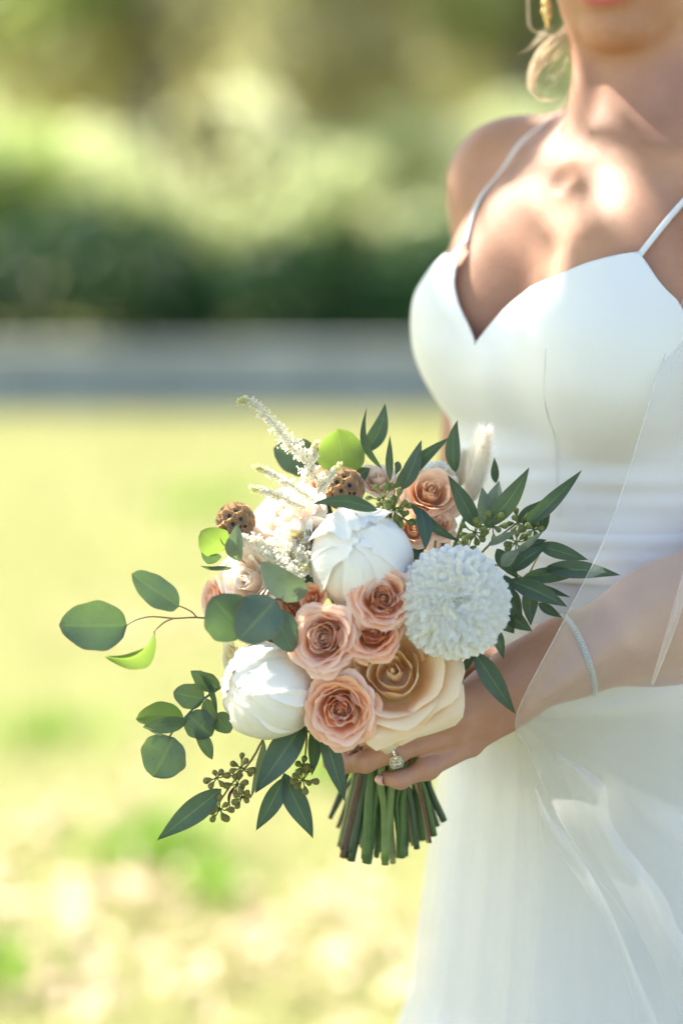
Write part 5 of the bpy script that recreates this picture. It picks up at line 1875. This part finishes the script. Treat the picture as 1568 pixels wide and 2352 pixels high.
# dry fallen leaves
def litter(n, spots, seed):
    r = random.Random(seed); mb = MB()
    for i in range(n):
        cx_, cy_, s = r.choice(spots)
        c = Vector((cx_ + r.gauss(0, s), cy_ + r.gauss(0, s * 1.6), .022 + r.random() * .03))
        z = Vector((r.gauss(0, .35), r.gauss(0, .35), 1)).normalized(); x = z.orthogonal().normalized(); y = z.cross(x)
        a = r.uniform(0, 6.28); u = x * math.cos(a) + y * math.sin(a); v = z.cross(u)
        L = r.uniform(.02, .045); w = L * .45
        mb.add([tuple(c - u * L), tuple(c - v * w + z * .004), tuple(c + u * L), tuple(c + v * w + z * .004)], [(0, 1, 2), (0, 2, 3)])
    o = mb.build('leaf_litter', M_DRY, None, smooth=False)
    tag(o, 'pale pinkish dry leaves lying in the grass', None, None, 'stuff')
litter(300, [(-.62, 4.3, .10), (-.55, 4.05, .09), (-.20, 4.25, .12), (-.35, 3.95, .12), (-.05, 4.4, .10), (-.60, 5.1, .12), (.05, 4.05, .08), (-.42, 4.5, .08), (-.55, 7.3, .12)], 9)

M_STONE = mat_plain('wall_stone', (.23, .26, .27), (.33, .36, .37), rough=.85, scale=3, bump=.01)
wall = thing('stone_wall', (0, 14.8, 0), 'low grey stone wall along the far edge of the lawn', 'wall')
def boxm(mb, x0, x1, y0, y1, z0, z1):
    v = [(x0, y0, z0), (x1, y0, z0), (x1, y1, z0), (x0, y1, z0), (x0, y0, z1), (x1, y0, z1), (x1, y1, z1), (x0, y1, z1)]
    mb.add(v, [(0, 3, 2, 1), (4, 5, 6, 7), (0, 1, 5, 4), (1, 2, 6, 5), (2, 3, 7, 6), (3, 0, 4, 7)])
mb = MB(); boxm(mb, -30, 30, 14.88, 14.95, .0, .385); mb.build('wall_core', M_STONE, wall, False)
wr_ = random.Random(4)
me_blocks = []
mb = MB()
for row in range(3):
    x = -12 + wr_.uniform(0, .3)
    while x < 12:
        w_ = wr_.uniform(.25, .55)
        boxm(mb, x + .006, x + w_ - .006, 14.8 + wr_.uniform(0, .02), 14.9, .005 + row * .127, .124 + row * .127)
        x += w_
mb.build('stone_course', M_STONE, wall, False)['kind'] = 'stuff'
mb = MB(); boxm(mb, -30, 30, 14.78, 14.96, .39, .42); mb.build('coping', M_STONE, wall, False)

def leaf_cloud(n, lobes, size, seed, aspect=.5):
    """leaf-sized quads spread over uneven lobes"""
    r = np.random.default_rng(seed)
    wts = np.array([l[3] ** 2 for l in lobes]); wts = wts / wts.sum()
    q = r.choice(len(lobes), n, p=wts)
    Lb = np.array([[l[0], l[1], l[2], l[3], l[4] if len(l) > 4 else 1.0] for l in lobes])[q]
    d = r.normal(0, 1, (n, 3)); d /= np.linalg.norm(d, axis=1)[:, None]
    rad = (r.uniform(.35, 1.08, n) ** .6)
    clump = np.sin(d[:, 0] * 7 + q) * np.sin(d[:, 1] * 8 + q * 2) * np.sin(d[:, 2] * 7)
    rad *= 1 + .18 * clump
    c = Lb[:, :3] + d * rad[:, None] * Lb[:, 3:4] * np.stack([np.ones(n), np.ones(n), Lb[:, 4]], 1)
    nr = r.normal(0, 1, (n, 3)) + d * .7 + [0, 0, .5]; nr /= np.linalg.norm(nr, axis=1)[:, None]
    t = np.cross(nr, r.normal(0, 1, (n, 3))); t /= np.linalg.norm(t, axis=1)[:, None]
    b = np.cross(nr, t)
    s = size * r.uniform(.5, 1.3, n)[:, None]
    V = np.stack([c - t * s, c - b * s * aspect, c + t * s, c + b * s * aspect], 1).reshape(-1, 3)
    keep = np.repeat(V.reshape(-1, 4, 3)[:, :, 2].min(1) > .01, 1)
    V = V.reshape(-1, 4, 3)[keep].reshape(-1, 3)
    F = np.arange(len(V)).reshape(-1, 4)
    return V, F

def mat_foliage(name, a, b, tr, tf=.45, spec=.5):
    m, nt, N, L = nodes_of(name)
    n = noise_tex(nt, 1.6, 3, .6); n2 = noise_tex(nt, 14, 2, .6)
    col = ramp(nt, math_n(nt, 'ADD', math_n(nt, 'MULTIPLY', n, .6), math_n(nt, 'MULTIPLY', n2, .4)), [(.35, a), (.65, b)])
    finish(nt, col, .35, tr, tf, spec=spec)
    return m
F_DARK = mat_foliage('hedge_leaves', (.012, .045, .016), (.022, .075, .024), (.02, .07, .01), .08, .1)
F_MID = mat_foliage('shrub_leaves', (.10, .16, .05), (.17, .23, .085), (.50, .62, .20), .55)
F_BRIGHT = mat_foliage('sunlit_leaves', (.22, .27, .11), (.30, .34, .16), (.72, .78, .44), .6)  # brightness of sunlit bushes put into the leaf colours
F_OLIVE = mat_foliage('olive_leaves', (.20, .19, .09), (.30, .27, .14), (.78, .74, .40), .6)
F_BROWN = mat_foliage('russet_leaves', (.30, .29, .17), (.38, .37, .23), (.82, .80, .56), .6)
F_FAR = mat_foliage('far_leaves', (.26, .30, .15), (.36, .38, .22), (.80, .82, .52), .65)
M_BARK = mat_plain('bark', (.18, .15, .11), (.27, .23, .17), rough=.9, scale=6, bump=.02)

def far_leaves(name, lobes, n, size, seed, mat, parent, part):
    V, F = leaf_cloud(n, lobes, size, seed)
    o = link(part, np_mesh(part, V, F, mat), parent)
    return o

def tree(label, x, y, h, cr, lobes, mat, seed, n=5000, size=.07, tr=.12, group='trees beyond the lawn', name='tree', cat='tree', lean=0.0):
    th = thing(name, (x, y, 0), label, cat, group)
    r = random.Random(seed)
    mb = MB()
    top = Vector((x + lean, y, h * .8))
    base = Vector((x, y, 0))
    sp = smooth_path([base, base.lerp(top, .35) + Vector((r.uniform(-.1, .1), 0, 0)), base.lerp(top, .7), top], 14)
    mb.tube(sp, [tr * (1.25 - i / (len(sp) - 1)) + .01 for i in range(len(sp))], 9)
    for l in lobes[:9]:
        t0 = base.lerp(top, min(.85, max(.25, l[2] / h * .7)))
        e = Vector((x + l[0], y + l[1], l[2]))
        mb.tube(smooth_path([t0, t0.lerp(e, .5) + Vector((0, 0, .1)), e], 8), [tr * .4 * (1 - .12 * i) for i in range(9)][:len(smooth_path([t0, t0, e], 8))], 6)
    mb.build('trunk', M_BARK, th)
    LB = [(x + l[0], y + l[1], l[2], l[3], l[4] if len(l) > 4 else .8) for l in lobes]
    far_leaves('crown', LB, n, size, seed, mat, th, 'crown')
    return th

# clipped dark hedge behind the wall
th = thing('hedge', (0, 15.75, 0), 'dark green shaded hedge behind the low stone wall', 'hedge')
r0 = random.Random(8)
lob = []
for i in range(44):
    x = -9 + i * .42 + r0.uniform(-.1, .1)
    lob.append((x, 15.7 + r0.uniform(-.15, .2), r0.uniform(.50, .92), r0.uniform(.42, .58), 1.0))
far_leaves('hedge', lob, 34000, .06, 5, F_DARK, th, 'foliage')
mb = MB()
for i in range(30):
    x = -8.6 + i * .6
    mb.tube([(x, 15.75, 0), (x + r0.uniform(-.1, .1), 15.75, .35), (x + r0.uniform(-.2, .2), 15.75, .8)], [.03, .025, .01], 5)
    mb.build('stem', M_BARK, th); mb = MB()

def shrub(label, x, y, h, w, mat, seed, n=5000, size=.06, group='shrubs beyond the hedge'):
    r = random.Random(seed)
    lobes = [(r.uniform(-w, w) * .6, r.uniform(-w, w) * .5, h * r.uniform(.3, .85), w * r.uniform(.35, .55)) for _ in range(9)]
    return tree(label, x, y, h, w, lobes, mat, seed, n, size, tr=.05, group=group, name='shrub', cat='shrub')
shrub('bright yellow-green shrub left of centre, behind the dark hedge', -1.35, 19.6, 1.9, 1.0, F_BRIGHT, 31)
shrub('bright shrub behind the hedge, straight above the bouquet', .15, 19.8, 2.0, 1.0, F_BRIGHT, 32)
shrub('yellow-green shrub behind the bride\'s shoulder', 1.35, 19.3, 2.1, .9, F_BRIGHT, 33)
shrub('mid green shrub at the far left behind the hedge', -2.9, 19.5, 1.9, 1.0, F_MID, 34)
shrub('mid green shrub hidden behind the bride', 2.8, 19.8, 2.2, 1.1, F_MID, 35)
shrub('low bright shrub leaning over the hedge left of the bride', .75, 18.9, 1.35, .55, F_BRIGHT, 36, n=2500)
shrub('olive shrub between the two bright ones', -.6, 20.6, 2.3, .9, F_OLIVE, 37)

def big(label, x, y, h, w, mat, seed, n=9000, size=.09, tr=.16, lean=0):
    r = random.Random(seed)
    lobes = [(r.uniform(-w, w), r.uniform(-w, w) * .7, h * r.uniform(.38, .98), w * r.uniform(.30, .55)) for _ in range(12)]
    return tree(label, x, y, h, w, lobes, mat, seed, n, size, tr, lean=lean)
big('olive tree with brown bark standing left of centre', -1.55, 22.0, 5.5, 1.7, F_OLIVE, 51, lean=-.3)
big('russet-leaved tree near the middle of the row', -.1, 23.0, 6.0, 1.8, F_BROWN, 52, n=6000)
big('bright green tree behind the bride', 1.7, 22.5, 6.0, 1.8, F_BRIGHT, 53)
big('mid green tree at the far left', -3.6, 22.6, 6.2, 1.8, F_MID, 54)
big('mid green tree hidden far behind the bride', 3.8, 23.4, 6.4, 2.0, F_MID, 55)
big('tall pale green tree in the second row', .6, 26.0, 7.5, 2.2, F_OLIVE, 56)
big('tall green tree in the second row, left', -2.4, 26.5, 7.5, 2.3, F_MID, 57)
# the far wood closes the view
lob = []
r0 = random.Random(12)
for i in range(60):
    lob.append((-24 + i * .8, 32 + r0.uniform(-1, 2), r0.uniform(1.0, 6.5), r0.uniform(1.4, 2.4), 1.0))
V, F = leaf_cloud(42000, lob, .16, 3)
tag(link('far_wood', np_mesh('far_wood', V, F, F_FAR)), 'far wood closing the view behind the trees', None, None, 'stuff')

# ------------------------------------------------------------------ the tree whose shade dapples the bride
# sunny patches: outline in the photograph, and the depth when it does not lie on her body or dress
LIT = [
    (None, [(1160, 455), (1236, 395), (1250, 430), (1262, 430), (1275, 480), (1235, 492), (1190, 478)]),
    (None, [(1268, 300), (1338, 290), (1335, 385), (1300, 400), (1262, 370)]),
    (None, [(1110, 495), (1165, 490), (1200, 525), (1190, 560), (1130, 615), (1060, 655), (1040, 700), (1033, 610), (1075, 540)]),
    (None, [(1388, 352), (1450, 380), (1505, 440), (1505, 540), (1440, 535), (1400, 500), (1385, 455), (1372, 400)]),
    (None, [(1320, 470), (1362, 470), (1350, 520), (1290, 560), (1290, 515)]),
    (None, [(1225, 600), (1290, 572), (1300, 612), (1240, 640), (1190, 685)]),
    (None, [(1165, 705), (1290, 635), (1280, 660), (1200, 750), (1150, 780)]),
    (None, [(1225, 262), (1330, 210), (1335, 240), (1235, 290)]),
    (None, [(1050, 440), (1075, 430), (1075, 540), (1045, 560)]),
    (None, [(1230, 0), (1330, 40), (1370, 120), (1300, 120), (1250, 40)]),
    (1.85, [(560, 900), (760, 880), (900, 960), (820, 1090), (720, 1160), (560, 1180)]),
    (1.815, [(430, 1080), (720, 1080), (860, 1180), (860, 1240), (760, 1300), (600, 1340), (500, 1280), (430, 1230)]),
    (1.79, [(440, 1180), (700, 1180), (900, 1180), (860, 1230), (740, 1300), (640, 1370), (480, 1360), (430, 1330)]),
    (1.77, [(120, 1280), (440, 1280), (470, 1400), (450, 1560), (330, 1820), (200, 1800), (80, 1500)]),
    (1.84, [(1290, 1790), (1400, 1800), (1400, 1960), (1370, 2010), (1310, 1900)]),
    (1.84, [(1232, 1850), (1262, 1850), (1320, 1960), (1280, 1960)]),
    (1.80, [(1205, 1340), (1260, 1270), (1300, 1260), (1290, 1350), (1240, 1400)]),
    (1.80, [(1390, 1355), (1425, 1380), (1435, 1415), (1395, 1395)]),
    (2.04, [(1180, 0), (1320, 0), (1335, 240), (1190, 250)]),
]
S = np.array(SUN_DIR)
_a = np.cross(S, [0, 0, 1]); _a /= np.linalg.norm(_a); _b = np.cross(S, _a)
def in_poly(px, py, poly):
    ins = np.zeros(len(px), bool); m = len(poly)
    for a in range(m):
        x1, y1 = poly[a]; x2, y2 = poly[(a + 1) % m]
        ins ^= ((y1 > py) != (y2 > py)) & (px < (x2 - x1) * (py - y1) / ((y2 - y1) if y2 != y1 else 1e-9) + x1)
    return ins
_SV = np.concatenate([allV, DV2]); _spx, _spy, _sd = proj_px(_SV)
CELL = .006
cells_lit = set()
for (y0, poly) in LIT:
    if y0 is None:
        m = in_poly(_spx, _spy, poly)
        idx = np.flatnonzero(m)
        key = (np.floor(_spx[idx] / 22) * 1000 + np.floor(_spy[idx] / 22)).astype(int)
        pts = []
        for kk in np.unique(key):
            ii = idx[key == kk]; dm = _sd[ii].min()
            pts.append(_SV[ii[_sd[ii] < dm + .03]])
        X = np.concatenate(pts) if pts else np.zeros((0, 3))
    else:
        xs_ = [q[0] for q in poly]; ys_ = [q[1] for q in poly]
        gx, gy = np.meshgrid(np.arange(min(xs_), max(xs_), 8), np.arange(min(ys_), max(ys_), 8))
        gx, gy = gx.ravel(), gy.ravel(); m = in_poly(gx, gy, poly)
        X = np.array([V3(P(a, b, y0)) for a, b in zip(gx[m], gy[m])])
    u_ = np.floor(X @ _a / CELL).astype(int); v_ = np.floor(X @ _b / CELL).astype(int)
    for du in ((0, 1) if y0 is None else (-1, 0, 1)):
        for dv in ((0, 1) if y0 is None else (-1, 0, 1)):
            cells_lit.update(((u_ + du) * 100000 + (v_ + dv)).tolist())
cells_lit = np.array(sorted(cells_lit))
def lit_mask(Q):
    return np.isin(np.floor(Q @ _a / CELL).astype(int) * 100000 + np.floor(Q @ _b / CELL).astype(int), cells_lit)
th = thing('shade_tree', (-2.6, 4.3, 0), 'leafy tree standing close to the left of the bride, whose boughs shade her', 'tree')
r = np.random.default_rng(5)
n_ = 30000
base = np.stack([r.uniform(-.35, .95, n_), r.uniform(1.70, 2.25, n_), r.uniform(-.15, 2.1, n_)], 1)
tt = r.uniform(2.3, 3.3, n_)
Q = base + S * tt[:, None]
gb = np.stack([r.uniform(-1.9, 2.8, 42000), r.uniform(-1.2, 3.35, 42000), np.zeros(42000)], 1)
extra = gb + S * r.uniform(4.6, 6.2, 42000)[:, None]
Q = Q[~lit_mask(Q)]
hit = np.zeros(len(extra), bool)
for da in (-.03, -.015, 0, .015, .03):
    for db in (-.03, -.015, 0, .015, .03):
        if da * da + db * db < .0024: hit |= lit_mask(extra + _a * da + _b * db)
extra = extra[~hit]
nb_ = len(Q)
Q = np.concatenate([Q, extra]); far_ = np.arange(len(Q)) >= nb_
k_ = Q[:, 2] > 1.95; Q = Q[k_]; far_ = far_[k_]
n_ = len(Q)
nr = r.normal(0, .55, (n_, 3)) + S * .9; nr /= np.linalg.norm(nr, axis=1)[:, None]
t = np.cross(nr, r.normal(0, 1, (n_, 3))); t /= np.linalg.norm(t, axis=1)[:, None]
b = np.cross(nr, t); sz = (r.uniform(.012, .024, n_) * np.where(far_, 1.9, 1))[:, None]
Vv = np.stack([Q - t * sz, Q - t * sz * .2 - b * sz * .55, Q + t * sz, Q - t * sz * .2 + b * sz * .55], 1).reshape(-1, 3)
link('crown', np_mesh('crown', Vv, np.arange(len(Vv)).reshape(-1, 4), F_MID), th)
mb = MB()
mb.tube(smooth_path([(-2.6, 4.3, 0), (-2.55, 4.3, 1.2), (-2.4, 4.2, 2.4), (-2.3, 4.1, 3.4), (-2.2, 4.0, 4.3)], 16), [.16 - .008 * i for i in range(17)], 12)
for e in ((-1.6, 3.4, 3.6), (-1.0, 3.1, 3.0), (-1.9, 3.6, 4.2), (-3.2, 4.4, 4.0), (-2.7, 3.4, 4.1)):
    pp = smooth_path([(-2.4, 4.2, 2.5), ((-2.4 + e[0]) / 2, (4.2 + e[1]) / 2, (2.7 + e[2]) / 2), e], 10)
    mb.tube(pp, [.06 * (1 - .08 * i) for i in range(len(pp))], 8)
mb.build('trunk', M_BARK, th)
